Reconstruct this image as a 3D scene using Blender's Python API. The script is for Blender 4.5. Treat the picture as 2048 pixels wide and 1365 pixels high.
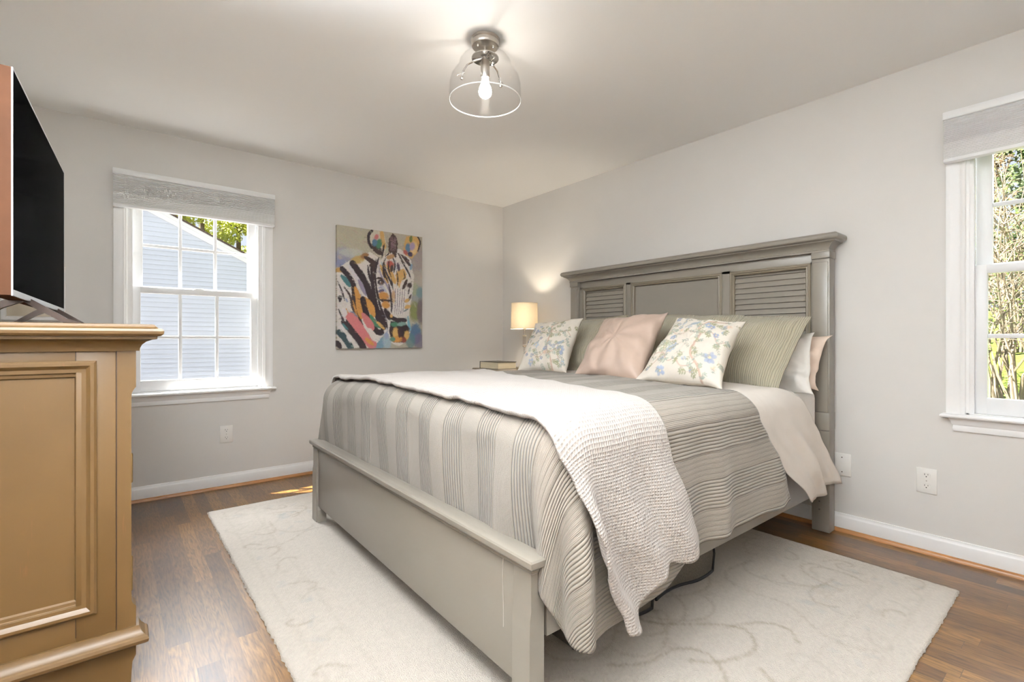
import bpy, bmesh, math, random
import numpy as np
from mathutils import Vector, Matrix, noise as mnoise

for _o in list(bpy.data.objects):
    bpy.data.objects.remove(_o, do_unlink=True)
SC = bpy.context.scene
COL = SC.collection
PI = math.pi

# ------------------------------------------------------------------ camera
cam_d = bpy.data.cameras.new('camera')
cam = bpy.data.objects.new('camera', cam_d)
COL.objects.link(cam)
cam_d.sensor_fit = 'HORIZONTAL'
cam_d.sensor_width = 36.0
cam_d.lens = 36.0 * 972.6 / 2048.0
cam_d.shift_y = -2.5 / 2048.0
cam_d.clip_start = 0.02
cam_d.clip_end = 300
cam.location = (0, 0, 1.06)
cam.rotation_euler = (PI / 2, 0, -math.radians(39.05))
SC.camera = cam

# ------------------------------------------------------------------ exposure, world, sun, large lights
SC.view_settings.view_transform = 'Standard'
SC.view_settings.look = 'None'
SC.view_settings.gamma = 1.0
SC.view_settings.use_curve_mapping = False
SC.view_settings.exposure = 0.60
SC.cycles.use_denoising = True
SC.cycles.max_bounces = 12
SC.cycles.diffuse_bounces = 6
SC.cycles.transparent_max_bounces = 24
SC.cycles.sample_clamp_indirect = 6.0
SC.cycles.caustics_reflective = False
SC.cycles.caustics_refractive = False

world = bpy.data.worlds.new('world')
SC.world = world
world.use_nodes = True
_wn = world.node_tree.nodes['Background']
_wn.inputs[0].default_value = (0.80, 0.88, 1.0, 1)
_wn.inputs[1].default_value = 0.66


def sun_lamp(name, direction, energy, color, angle=0.5):
    d = bpy.data.lights.new(name, 'SUN')
    d.energy = energy
    d.color = color
    d.angle = math.radians(angle)
    o = bpy.data.objects.new(name, d)
    COL.objects.link(o)
    o.rotation_euler = Vector(direction).to_track_quat('-Z', 'Y').to_euler()
    return o


def area_lamp(name, loc, target, sx, sy, power, color, spread=180):
    d = bpy.data.lights.new(name, 'AREA')
    d.shape = 'RECTANGLE'
    d.size, d.size_y = sx, sy
    d.energy = power
    d.color = color
    d.spread = math.radians(spread)
    o = bpy.data.objects.new(name, d)
    COL.objects.link(o)
    o.location = loc
    o.rotation_euler = (Vector(target) - Vector(loc)).to_track_quat('-Z', 'Z').to_euler()
    return o


sun_lamp('sun', (0.70, -0.43, -1.0), 34.0, (1.0, 0.95, 0.87))
# sky light high outside the two windows
area_lamp('sky_by_back_window', (0.45, 5.4, 2.95), (0.45, 4.0, 1.35), 2.6, 1.6, 310, (0.90, 0.95, 1.0))
area_lamp('sky_by_right_window', (4.9, 0.0, 3.0), (3.1, 0.0, 1.3), 2.2, 1.6, 110, (0.90, 0.95, 1.0))
# added fill lamp standing in for a bounce flash, turned up to the ceiling
area_lamp('added_bounce_fill', (-0.22, 0.45, 1.05), (-0.20, 0.47, 2.44), 0.7, 0.7, 205, (0.89, 0.945, 1.0), 98)
CEILING_BULB = 50.0
TABLE_BULB = 260.0

# ------------------------------------------------------------------ helpers
ORG = {}


def lin(c):
    c = c / 255.0
    return c / 12.92 if c <= 0.04045 else ((c + 0.055) / 1.055) ** 2.4


def rgb(r, g, b):
    return (lin(r), lin(g), lin(b), 1.0)


class MB:
    """collects geometry in world coordinates"""

    def __init__(self):
        self.v = []
        self.f = []
        self.uv = None

    def add(self, vs, fs):
        n = len(self.v)
        self.v.extend([tuple(p) for p in vs])
        self.f.extend([tuple(i + n for i in q) for q in fs])
        return self

    def box(self, x0, x1, y0, y1, z0, z1, bev=0.0, seg=2):
        x0, x1 = min(x0, x1), max(x0, x1)
        y0, y1 = min(y0, y1), max(y0, y1)
        z0, z1 = min(z0, z1), max(z0, z1)
        bm = bmesh.new()
        bmesh.ops.create_cube(bm, size=1.0)
        for q in bm.verts:
            q.co = Vector(((x0 + x1) / 2 + q.co.x * (x1 - x0), (y0 + y1) / 2 + q.co.y * (y1 - y0), (z0 + z1) / 2 + q.co.z * (z1 - z0)))
        if bev > 0:
            bev = min(bev, 0.45 * min(x1 - x0, y1 - y0, z1 - z0))
            bmesh.ops.bevel(bm, geom=list(bm.edges), offset=bev, segments=seg, affect='EDGES', profile=0.5)
        bm.verts.index_update()
        self.add([q.co[:] for q in bm.verts], [[q.index for q in fc.verts] for fc in bm.faces])
        bm.free()
        return self

    def prism(self, pts, ext, fn):
        """polygon pts (p, q) extruded between ext=(e0, e1); fn(p, q, e) -> xyz"""
        n = len(pts)
        vs = [fn(p, q, ext[0]) for p, q in pts] + [fn(p, q, ext[1]) for p, q in pts]
        fs = [tuple(range(n)), tuple(range(2 * n - 1, n - 1, -1))]
        for i in range(n):
            j = (i + 1) % n
            fs.append((i, i + n, j + n, j))
        return self.add(vs, fs)

    def sweep(self, path, prof, fn, closed=False, sign=1.0):
        """profile (offset, height) swept along a mitred 2D path; fn(p, q, h) -> xyz"""
        n = len(path)
        P = [Vector(p) for p in path]
        offs = []
        for i in range(n):
            a = P[i - 1] if (i > 0 or closed) else None
            b = P[(i + 1) % n] if (i < n - 1 or closed) else None
            ns = []
            if a is not None:
                d = (P[i] - a).normalized()
                ns.append(Vector((d.y, -d.x)))
            if b is not None:
                d = (b - P[i]).normalized()
                ns.append(Vector((d.y, -d.x)))
            if len(ns) == 2:
                m = (ns[0] + ns[1])
                m = m / max(1e-6, m.dot(ns[0]))
            else:
                m = ns[0]
            offs.append(m * sign)
        k = len(prof)
        vs = []
        for i in range(n):
            for o, h in prof:
                q = P[i] + offs[i] * o
                vs.append(fn(q.x, q.y, h))
        fs = []
        rng = n if closed else n - 1
        for i in range(rng):
            j = (i + 1) % n
            for a in range(k - 1):
                fs.append((i * k + a, j * k + a, j * k + a + 1, i * k + a + 1))
        if not closed:
            fs.append(tuple(range(k)))
            fs.append(tuple(range((n - 1) * k + k - 1, (n - 1) * k - 1, -1)))
        return self.add(vs, fs)

    def lathe(self, c, prof, seg=32, axis='z'):
        """prof: (radius, height) list from one end to the other"""
        vs, fs = [], []
        rings = []
        for r, h in prof:
            if r < 1e-6:
                rings.append([len(vs)])
                vs.append((0, 0, h))
            else:
                rings.append(list(range(len(vs), len(vs) + seg)))
                for i in range(seg):
                    t = 2 * PI * i / seg
                    vs.append((r * math.cos(t), r * math.sin(t), h))
        for A, B in zip(rings[:-1], rings[1:]):
            for i in range(seg):
                j = (i + 1) % seg
                if len(A) == 1 and len(B) == 1:
                    continue
                if len(A) == 1:
                    fs.append((A[0], B[j], B[i]))
                elif len(B) == 1:
                    fs.append((A[i], A[j], B[0]))
                else:
                    fs.append((A[i], A[j], B[j], B[i]))
        if axis == 'x':
            vs = [(z, y, -x) for x, y, z in vs]
        elif axis == '-x':
            vs = [(-z, y, x) for x, y, z in vs]
        elif axis == '-y':
            vs = [(x, -z, y) for x, y, z in vs]
        return self.add([(x + c[0], y + c[1], z + c[2]) for x, y, z in vs], fs)

    def tube(self, pts, rad, seg=8, taper=None):
        pts = [Vector(p) for p in pts]
        n = len(pts)
        vs, fs = [], []
        up = Vector((0.13, 0.27, 0.95))
        for i, p in enumerate(pts):
            t = (pts[min(i + 1, n - 1)] - pts[max(i - 1, 0)])
            t = t.normalized() if t.length > 1e-9 else Vector((0, 0, 1))
            a = t.cross(up)
            if a.length < 1e-3:
                a = t.cross(Vector((1, 0, 0)))
            a.normalize()
            b = t.cross(a)
            r = rad if taper is None else rad + (taper - rad) * i / max(1, n - 1)
            for k in range(seg):
                w = 2 * PI * k / seg
                vs.append(p + a * (r * math.cos(w)) + b * (r * math.sin(w)))
        for i in range(n - 1):
            for k in range(seg):
                m = (k + 1) % seg
                fs.append((i * seg + k, i * seg + m, (i + 1) * seg + m, (i + 1) * seg + k))
        fs.append(tuple(range(seg - 1, -1, -1)))
        fs.append(tuple(range((n - 1) * seg, n * seg)))
        return self.add(vs, fs)

    def build(self, name, material, parent=None, smooth=True, ang=35, recalc=True):
        me = bpy.data.meshes.new(name)
        o = bpy.data.objects.new(name, me)
        COL.objects.link(o)
        org = Vector((0, 0, 0))
        if parent is not None:
            o.parent = parent
            org = ORG.get(parent.name, org)
        ORG[o.name] = org
        me.from_pydata([(x - org.x, y - org.y, z - org.z) for x, y, z in self.v], [], self.f)
        if self.uv is not None:
            lay = me.uv_layers.new(name='UVMap')
            idx = np.empty(len(me.loops), dtype=np.int32)
            me.loops.foreach_get('vertex_index', idx)
            arr = np.array(self.uv, dtype=np.float32)[idx]
            lay.data.foreach_set('uv', arr.ravel())
        if recalc:
            bm = bmesh.new()
            bm.from_mesh(me)
            bmesh.ops.recalc_face_normals(bm, faces=bm.faces)
            bm.to_mesh(me)
            bm.free()
        if smooth:
            me.polygons.foreach_set('use_smooth', [True] * len(me.polygons))
            me.set_sharp_from_angle(angle=math.radians(ang))
        me.materials.append(material)
        me.update()
        return o


def tag(o, label=None, cat=None, group=None, kind=None):
    if label:
        o['label'] = label
    if cat:
        o['category'] = cat
    if group:
        o['group'] = group
    if kind:
        o['kind'] = kind
    return o


def thing(name, label, cat, loc=(0, 0, 0), group=None):
    o = bpy.data.objects.new(name, None)
    o.empty_display_size = 0.1
    COL.objects.link(o)
    o.location = loc
    ORG[o.name] = Vector(loc)
    return tag(o, label, cat, group)


def top_mesh(mb, name, material, label, cat, group=None, **kw):
    return tag(mb.build(name, material, **kw), label, cat, group)


def struct(mb, name, material, parent=None, **kw):
    o = mb.build(name, material, parent, **kw)
    if parent is None:
        o['kind'] = 'structure'
    return o


def copy_tree(o, parent=None):
    c = o.copy()
    COL.objects.link(c)
    if parent is not None:
        c.parent = parent
    for ch in list(o.children):
        copy_tree(ch, c)
    return c


# ------------------------------------------------------------------ materials
def new_mat(name):
    m = bpy.data.materials.new(name)
    m.use_nodes = True
    return m, m.node_tree, m.node_tree.nodes['Principled BSDF']


def N(nt, typ, **kw):
    n = nt.nodes.new(typ)
    for k, v in kw.items():
        if k in ('operation', 'blend_type', 'data_type', 'noise_dimensions', 'feature', 'wave_type', 'bands_direction',
                 'attribute_name', 'uv_map', 'clamp', 'interpolation_type', 'use_clamp', 'invert', 'distance', 'vector_type'):
            setattr(n, k, v)
    return n


def math_node(nt, op, a, b=None, c=None):
    n = nt.nodes.new('ShaderNodeMath')
    n.operation = op
    for i, x in enumerate((a, b, c)):
        if x is None:
            continue
        if isinstance(x, (int, float)):
            n.inputs[i].default_value = x
        else:
            nt.links.new(x, n.inputs[i])
    return n.outputs[0]


def mix_col(nt, fac, a, b, blend='MIX'):
    n = nt.nodes.new('ShaderNodeMix')
    n.data_type = 'RGBA'
    n.blend_type = blend
    for i, x in ((0, fac), (6, a), (7, b)):
        if isinstance(x, (int, float)):
            n.inputs[i].default_value = x
        elif isinstance(x, tuple):
            n.inputs[i].default_value = x
        else:
            nt.links.new(x, n.inputs[i])
    return n.outputs[2]


def noise_node(nt, vec, scale, detail=3, rough=0.55):
    n = nt.nodes.new('ShaderNodeTexNoise')
    n.inputs['Scale'].default_value = scale
    n.inputs['Detail'].default_value = detail
    n.inputs['Roughness'].default_value = rough
    if vec is not None:
        nt.links.new(vec, n.inputs['Vector'])
    return n


def ramp(nt, fac, stops):
    n = nt.nodes.new('ShaderNodeValToRGB')
    cr = n.color_ramp
    while len(cr.elements) < len(stops):
        cr.elements.new(0.5)
    for e, (p, c) in zip(cr.elements, stops):
        e.position = p
        e.color = c
    nt.links.new(fac, n.inputs[0])
    return n.outputs[0]


def bump(nt, bs, height, strength, dist):
    n = nt.nodes.new('ShaderNodeBump')
    n.inputs['Strength'].default_value = strength
    n.inputs['Distance'].default_value = dist
    nt.links.new(height, n.inputs['Height'])
    nt.links.new(n.outputs[0], bs.inputs['Normal'])
    return n


def scaled(nt, vec, s):
    n = nt.nodes.new('ShaderNodeMapping')
    n.inputs['Scale'].default_value = s
    nt.links.new(vec, n.inputs['Vector'])
    return n.outputs[0]


def geo_pos(nt):
    return nt.nodes.new('ShaderNodeNewGeometry').outputs['Position']


def plain(name, col, rough=0.5, metal=0.0, spec=0.5, nscale=0, nvar=0.0, bscale=0, bstr=0.0, bdist=0.002, coat=0.0, stretch=(1, 1, 1)):
    m, nt, bs = new_mat(name)
    bs.inputs['Base Color'].default_value = col
    bs.inputs['Roughness'].default_value = rough
    bs.inputs['Metallic'].default_value = metal
    bs.inputs['Specular IOR Level'].default_value = spec
    bs.inputs['Coat Weight'].default_value = coat
    if nscale or bscale:
        tc = nt.nodes.new('ShaderNodeTexCoord').outputs['Object']
        tc = scaled(nt, tc, stretch)
    if nscale:
        nz = noise_node(nt, tc, nscale)
        d = tuple(x * (1 - nvar) for x in col[:3]) + (1,)
        l = tuple(min(1, x * (1 + nvar)) for x in col[:3]) + (1,)
        c = ramp(nt, nz.outputs['Fac'], [(0.3, d), (0.7, l)])
        nt.links.new(c, bs.inputs['Base Color'])
    if bscale:
        nb = noise_node(nt, tc, bscale, 2)
        bump(nt, bs, nb.outputs['Fac'], bstr, bdist)
    return m


M = {}
M['wall'] = plain('wall_paint', rgb(216, 213, 209), 0.55, spec=0.35, nscale=3, nvar=0.012, bscale=220, bstr=0.08, bdist=0.001)
M['ceiling'] = plain('ceiling_paint', rgb(246, 246, 245), 0.8, spec=0.2, bscale=150, bstr=0.05, bdist=0.001)
M['trim'] = plain('white_trim', rgb(246, 246, 246), 0.35, spec=0.45, nscale=4, nvar=0.01)
M['vinyl'] = plain('white_vinyl', rgb(240, 241, 242), 0.3, nscale=4, nvar=0.01)
M['plate'] = plain('plate_plastic', rgb(236, 234, 230), 0.3, nscale=6, nvar=0.01)
M['slot'] = plain('dark_slot', rgb(40, 38, 36), 0.6, nscale=6, nvar=0.02)
M['bed'] = plain('taupe_paint', rgb(123, 116, 106), 0.32, spec=0.5, nscale=5, nvar=0.04, bscale=60, bstr=0.05, stretch=(1, 0.2, 1))
M['bed_dark'] = plain('taupe_glaze', rgb(112, 102, 86), 0.4, nscale=5, nvar=0.04)
M['brass'] = plain('brass', rgb(190, 150, 80), 0.3, metal=1.0, nscale=20, nvar=0.05)
M['hinge'] = plain('aged_brass', rgb(128, 104, 66), 0.45, metal=0.6, nscale=20, nvar=0.05)
M['steel'] = plain('brushed_nickel', rgb(196, 190, 182), 0.28, metal=1.0, nscale=30, nvar=0.05)
M['chrome'] = plain('chrome', rgb(215, 212, 208), 0.12, metal=1.0, nscale=30, nvar=0.03)
M['pewter'] = plain('pewter', rgb(120, 112, 102), 0.32, metal=1.0, nscale=30, nvar=0.08)
M['screen'] = plain('black_glass', rgb(4, 4, 5), 0.12, spec=0.0001, nscale=2, nvar=0.02)
M['tv_edge'] = plain('bronze_edge', rgb(84, 52, 32), 0.6, spec=0.15, metal=0.0, nscale=10, nvar=0.1)
M['tv_silver'] = plain('silver_bezel', rgb(200, 200, 202), 0.3, metal=0.7, nscale=10, nvar=0.03)
M['tv_leg'] = plain('dark_leg', rgb(62, 48, 40), 0.25, metal=0.4, nscale=10, nvar=0.1)
M['mattress'] = plain('fitted_sheet', rgb(228, 224, 219), 0.85, spec=0.2, nscale=9, nvar=0.02, bscale=300, bstr=0.1, bdist=0.001)
M['box_spring'] = plain('cream_foundation', rgb(206, 196, 176), 0.85, spec=0.2, nscale=9, nvar=0.03, bscale=200, bstr=0.1)
M['sheet'] = plain('cream_sheet', rgb(214, 206, 197), 0.75, spec=0.25, nscale=6, nvar=0.02, bscale=14, bstr=0.25, bdist=0.01)
M['white_case'] = plain('white_pillowcase', rgb(222, 217, 210), 0.8, spec=0.2, nscale=6, nvar=0.02, bscale=16, bstr=0.3, bdist=0.01)
M['blush_case'] = plain('blush_pillowcase', rgb(214, 194, 178), 0.7, spec=0.3, nscale=6, nvar=0.03, bscale=22, bstr=0.3, bdist=0.01)
M['taupe_case'] = plain('taupe_pillowcase', rgb(186, 176, 164), 0.8, spec=0.2, nscale=6, nvar=0.03, bscale=22, bstr=0.2, bdist=0.01)
M['blush'] = plain('blush_silk', rgb(170, 149, 135), 0.42, spec=0.45, nscale=12, nvar=0.04, bscale=9, bstr=0.35, bdist=0.02, stretch=(1, 0.35, 1))
M['night'] = plain('weathered_oak', rgb(150, 136, 120), 0.5, nscale=18, nvar=0.12, stretch=(1, 0.1, 1))
M['book_cover'] = plain('dark_cover', rgb(60, 56, 48), 0.5, nscale=12, nvar=0.05)
M['book_pages'] = plain('aged_pages', rgb(205, 194, 168), 0.8, nscale=120, nvar=0.08, stretch=(0.05, 0.05, 1))
M['picture'] = plain('beige_print', rgb(188, 176, 156), 0.6, nscale=12, nvar=0.06)
M['bag'] = plain('charcoal_fabric', rgb(84, 78, 70), 0.9, spec=0.1, nscale=180, nvar=0.25, bscale=300, bstr=0.3)
M['bag_trim'] = plain('black_piping', rgb(30, 28, 30), 0.7, nscale=30, nvar=0.1)
M['thread'] = plain('pale_thread', rgb(222, 216, 206), 0.9, nscale=30, nvar=0.02)
M['siding'] = plain('blue_siding', rgb(202, 208, 224), 0.6, nscale=2, nvar=0.02)
M['fascia'] = plain('white_fascia', rgb(226, 228, 236), 0.5, nscale=2, nvar=0.01)
M['shingle'] = plain('brown_shingle', rgb(84, 70, 62), 0.9, nscale=20, nvar=0.2)
M['bark'] = plain('tree_bark', rgb(84, 70, 56), 0.9, nscale=12, nvar=0.25, bscale=20, bstr=0.4, bdist=0.02)
M['twig'] = plain('pale_twig', rgb(118, 104, 86), 0.85, nscale=12, nvar=0.15)
M['spring_leaf'] = plain('spring_leaf', rgb(158, 164, 60), 0.6, nscale=3, nvar=0.25)
M['dark_leaf'] = plain('evergreen_leaf', rgb(60, 76, 40), 0.7, nscale=3, nvar=0.3)
M['brush_leaf'] = plain('dry_brush', rgb(112, 92, 66), 0.85, nscale=3, nvar=0.25)
M['bud_leaf'] = plain('light_bud', rgb(104, 126, 50), 0.7, nscale=3, nvar=0.25)


def make_glass(name, refl=0.08, tint=(1, 1, 1, 1), base=0.35):
    m, nt, bs = new_mat(name)
    nt.nodes.remove(bs)
    out = nt.nodes['Material Output']
    lw = nt.nodes.new('ShaderNodeLayerWeight')
    lw.inputs['Blend'].default_value = 0.5
    fac = math_node(nt, 'ADD', math_node(nt, 'MULTIPLY', math_node(nt, 'POWER', lw.outputs['Facing'], 4.0), refl * 5), refl * base)
    tr = nt.nodes.new('ShaderNodeBsdfTransparent')
    tr.inputs[0].default_value = tint
    gl = nt.nodes.new('ShaderNodeBsdfGlossy')
    gl.inputs['Roughness'].default_value = 0.03
    mx = nt.nodes.new('ShaderNodeMixShader')
    nt.links.new(fac, mx.inputs[0])
    nt.links.new(tr.outputs[0], mx.inputs[1])
    nt.links.new(gl.outputs[0], mx.inputs[2])
    nt.links.new(mx.outputs[0], out.inputs[0])
    return m


M['pane'] = make_glass('window_pane', 0.02)


def make_screen_mesh():
    m, nt, bs = new_mat('insect_mesh')
    nt.nodes.remove(bs)
    out = nt.nodes['Material Output']
    tr = nt.nodes.new('ShaderNodeBsdfTransparent')
    df = nt.nodes.new('ShaderNodeBsdfDiffuse')
    df.inputs[0].default_value = rgb(214, 214, 214)
    mx = nt.nodes.new('ShaderNodeMixShader')
    mx.inputs[0].default_value = 0.035
    nt.links.new(tr.outputs[0], mx.inputs[1])
    nt.links.new(df.outputs[0], mx.inputs[2])
    nt.links.new(mx.outputs[0], out.inputs[0])
    return m


M['screen_mesh'] = make_screen_mesh()
M['lamp_glass'] = make_glass('clear_lamp_glass', 0.05, (0.975, 0.975, 0.975, 1), 0.06)
M['crystal'] = make_glass('crystal', 0.12, (0.9, 0.88, 0.86, 1))


def emitter(name, col, strength):
    m, nt, bs = new_mat(name)
    bs.inputs['Base Color'].default_value = col
    bs.inputs['Emission Color'].default_value = col
    bs.inputs['Emission Strength'].default_value = strength
    return m


M['bulb'] = emitter('lit_bulb', (1.0, 0.92, 0.82, 1), CEILING_BULB)
M['table_bulb'] = emitter('lit_table_bulb', (1.0, 0.87, 0.68, 1), TABLE_BULB)


def translucent(name, col, trans, weave=400):
    m, nt, bs = new_mat(name)
    nt.nodes.remove(bs)
    out = nt.nodes['Material Output']
    a = nt.nodes.new('ShaderNodeBsdfDiffuse')
    b = nt.nodes.new('ShaderNodeBsdfTranslucent')
    tc = nt.nodes.new('ShaderNodeTexCoord').outputs['Object']
    nz = noise_node(nt, scaled(nt, tc, (1, 1, 0.1)), weave, 2)
    c = ramp(nt, nz.outputs['Fac'], [(0.3, tuple(x * 0.94 for x in col[:3]) + (1,)), (0.7, col)])
    nt.links.new(c, a.inputs[0])
    nt.links.new(c, b.inputs[0])
    mx = nt.nodes.new('ShaderNodeMixShader')
    mx.inputs[0].default_value = trans
    nt.links.new(a.outputs[0], mx.inputs[1])
    nt.links.new(b.outputs[0], mx.inputs[2])
    nt.links.new(mx.outputs[0], out.inputs[0])
    return m


M['lamp_shade'] = translucent('linen_shade', rgb(244, 236, 220), 0.5)
M['cell_shade'] = translucent('cellular_fabric', rgb(236, 236, 236), 0.12)


def mat_floor():
    m, nt, bs = new_mat('oak_floor')
    pos = geo_pos(nt)
    sep = nt.nodes.new('ShaderNodeSeparateXYZ')
    nt.links.new(pos, sep.inputs[0])
    W = 0.066
    rx = math_node(nt, 'DIVIDE', sep.outputs[0], W)
    row = math_node(nt, 'FLOOR', rx)
    wn = nt.nodes.new('ShaderNodeTexWhiteNoise')
    wn.noise_dimensions = '1D'
    nt.links.new(row, wn.inputs['W'])
    off = math_node(nt, 'MULTIPLY', wn.outputs['Value'], 7.3)
    ly = math_node(nt, 'DIVIDE', math_node(nt, 'ADD', sep.outputs[1], off), 0.85)
    brd = math_node(nt, 'FLOOR', ly)
    cmb = nt.nodes.new('ShaderNodeCombineXYZ')
    nt.links.new(row, cmb.inputs[0])
    nt.links.new(brd, cmb.inputs[1])
    w2 = nt.nodes.new('ShaderNodeTexWhiteNoise')
    w2.noise_dimensions = '2D'
    nt.links.new(cmb.outputs[0], w2.inputs['Vector'])
    # grain, shifted per board
    gv = nt.nodes.new('ShaderNodeCombineXYZ')
    nt.links.new(math_node(nt, 'MULTIPLY', sep.outputs[0], 1.0), gv.inputs[0])
    nt.links.new(math_node(nt, 'MULTIPLY', sep.outputs[1], 0.10), gv.inputs[1])
    nt.links.new(math_node(nt, 'MULTIPLY', w2.outputs['Value'], 30.0), gv.inputs[2])
    n1 = noise_node(nt, gv.outputs[0], 20, 3, 0.5)
    rings = math_node(nt, 'FRACT', math_node(nt, 'MULTIPLY', n1.outputs['Fac'], 11.0))
    rings = math_node(nt, 'ABSOLUTE', math_node(nt, 'SUBTRACT', rings, 0.5))
    n2 = noise_node(nt, gv.outputs[0], 190, 3, 0.6)
    g = math_node(nt, 'ADD', math_node(nt, 'MULTIPLY', rings, 0.55), math_node(nt, 'MULTIPLY', n2.outputs['Fac'], 0.75))
    c1 = ramp(nt, g, [(0.22, rgb(56, 40, 20)), (0.45, rgb(104, 77, 41)), (0.78, rgb(136, 105, 63))])
    tone = ramp(nt, w2.outputs['Value'], [(0.0, rgb(150, 130, 108)), (0.5, rgb(215, 200, 180)), (1.0, rgb(255, 244, 226))])
    c2 = mix_col(nt, 1.0, c1, tone, 'MULTIPLY')
    fx = math_node(nt, 'FRACT', rx)
    fy = math_node(nt, 'FRACT', ly)
    ex = math_node(nt, 'LESS_THAN', fx, 0.022)
    ey = math_node(nt, 'LESS_THAN', fy, 0.0022)
    seam = math_node(nt, 'MAXIMUM', ex, ey)
    c3 = mix_col(nt, math_node(nt, 'MULTIPLY', seam, 0.6), c2, rgb(34, 22, 12))
    nt.links.new(c3, bs.inputs['Base Color'])
    bs.inputs['Roughness'].default_value = 0.30
    bs.inputs['Specular IOR Level'].default_value = 0.5
    h = math_node(nt, 'SUBTRACT', math_node(nt, 'MULTIPLY', n2.outputs['Fac'], 0.3), seam)
    bump(nt, bs, h, 0.25, 0.0012)
    return m


M['floor'] = mat_floor()
M['shoe'] = plain('stained_shoe', rgb(142, 96, 52), 0.4, nscale=30, nvar=0.18, stretch=(0.2, 0.2, 1))


def mat_dresser():
    m, nt, bs = new_mat('distressed_paint')
    tc = nt.nodes.new('ShaderNodeTexCoord').outputs['Object']
    n1 = noise_node(nt, tc, 3, 3)
    base = ramp(nt, n1.outputs['Fac'], [(0.3, rgb(86, 63, 32)), (0.7, rgb(96, 71, 38))])
    n2 = noise_node(nt, scaled(nt, tc, (60, 60, 3.5)), 1.0, 4, 0.7)
    wear = ramp(nt, n2.outputs['Fac'], [(0.64, (0, 0, 0, 1)), (0.72, (1, 1, 1, 1))])
    n3 = noise_node(nt, tc, 7, 2)
    msk = ramp(nt, n3.outputs['Fac'], [(0.5, (0, 0, 0, 1)), (0.62, (1, 1, 1, 1))])
    f = math_node(nt, 'MULTIPLY', math_node(nt, 'MULTIPLY', wear, msk), 0.6)
    c = mix_col(nt, f, base, rgb(112, 74, 44))
    nt.links.new(c, bs.inputs['Base Color'])
    bs.inputs['Roughness'].default_value = 0.42
    bump(nt, bs, n2.outputs['Fac'], 0.06, 0.002)
    return m


M['dresser'] = mat_dresser()
M['dresser_line'] = plain('glaze_line', rgb(50, 33, 20), 0.5, nscale=8, nvar=0.05)


def uv_xy(nt):
    u = nt.nodes.new('ShaderNodeUVMap')
    u.uv_map = 'UVMap'
    s = nt.nodes.new('ShaderNodeSeparateXYZ')
    nt.links.new(u.outputs[0], s.inputs[0])
    return u.outputs[0], s.outputs[0], s.outputs[1]


def mat_quilt(name, base, period, frac, rib, flat_amp=0.22, dark=0.72):
    m, nt, bs = new_mat(name)
    uv, a, s = uv_xy(nt)
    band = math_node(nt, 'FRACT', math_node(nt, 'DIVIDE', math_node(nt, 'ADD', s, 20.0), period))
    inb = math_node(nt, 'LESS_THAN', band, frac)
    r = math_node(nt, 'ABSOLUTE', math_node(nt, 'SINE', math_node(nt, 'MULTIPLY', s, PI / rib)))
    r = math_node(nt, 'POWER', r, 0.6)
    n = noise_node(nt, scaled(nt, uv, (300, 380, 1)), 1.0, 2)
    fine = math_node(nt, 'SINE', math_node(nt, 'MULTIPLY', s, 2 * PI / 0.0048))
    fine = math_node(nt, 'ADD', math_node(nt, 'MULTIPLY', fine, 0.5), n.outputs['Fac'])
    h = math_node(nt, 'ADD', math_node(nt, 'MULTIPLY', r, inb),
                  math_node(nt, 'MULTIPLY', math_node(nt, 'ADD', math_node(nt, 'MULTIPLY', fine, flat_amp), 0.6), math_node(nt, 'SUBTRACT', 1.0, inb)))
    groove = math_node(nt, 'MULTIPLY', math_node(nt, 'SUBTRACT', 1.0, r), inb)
    if period < 0.5:
        # broader soft ribs between the corded bands on the hanging side
        hang = math_node(nt, 'LESS_THAN', s, 0.99)
        r2 = math_node(nt, 'POWER', math_node(nt, 'ABSOLUTE', math_node(nt, 'SINE', math_node(nt, 'MULTIPLY', s, PI / 0.0185))), 0.7)
        g2 = math_node(nt, 'MULTIPLY', math_node(nt, 'MULTIPLY', math_node(nt, 'SUBTRACT', 1.0, inb), hang), 0.45)
        h = math_node(nt, 'ADD', h, math_node(nt, 'MULTIPLY', math_node(nt, 'SUBTRACT', r2, 1.0), g2))
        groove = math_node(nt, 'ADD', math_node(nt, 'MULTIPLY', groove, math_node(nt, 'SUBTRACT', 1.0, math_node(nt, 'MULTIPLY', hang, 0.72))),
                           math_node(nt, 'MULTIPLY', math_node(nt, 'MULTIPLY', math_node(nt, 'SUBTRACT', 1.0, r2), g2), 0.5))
    if period < 0.5:
        h = math_node(nt, 'MULTIPLY', h, math_node(nt, 'SUBTRACT', 1.0, math_node(nt, 'MULTIPLY', hang, 0.5)))
    big = noise_node(nt, uv, 5.0, 2)
    c0 = ramp(nt, big.outputs['Fac'], [(0.3, tuple(x * 0.95 for x in base[:3]) + (1,)), (0.7, tuple(x * 1.05 for x in base[:3]) + (1,))])
    c1 = mix_col(nt, math_node(nt, 'MULTIPLY', groove, 0.9), c0, tuple(x * (1 - dark) for x in base[:3]) + (1,))  # shade between the ribs painted in as a darker groove colour
    c1 = mix_col(nt, math_node(nt, 'MULTIPLY', n.outputs['Fac'], 0.16), c1, tuple(x * 0.6 for x in base[:3]) + (1,))
    nt.links.new(c1, bs.inputs['Base Color'])
    bs.inputs['Roughness'].default_value = 0.9
    bs.inputs['Specular IOR Level'].default_value = 0.15
    bs.inputs['Sheen Weight'].default_value = 0.15
    bump(nt, bs, h, 0.85, 0.009)
    return m


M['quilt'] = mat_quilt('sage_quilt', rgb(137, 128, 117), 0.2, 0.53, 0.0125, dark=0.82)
M['sham'] = mat_quilt('sage_sham', rgb(154, 146, 126), 0.45, 0.985, 0.0105, dark=0.5)


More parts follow.
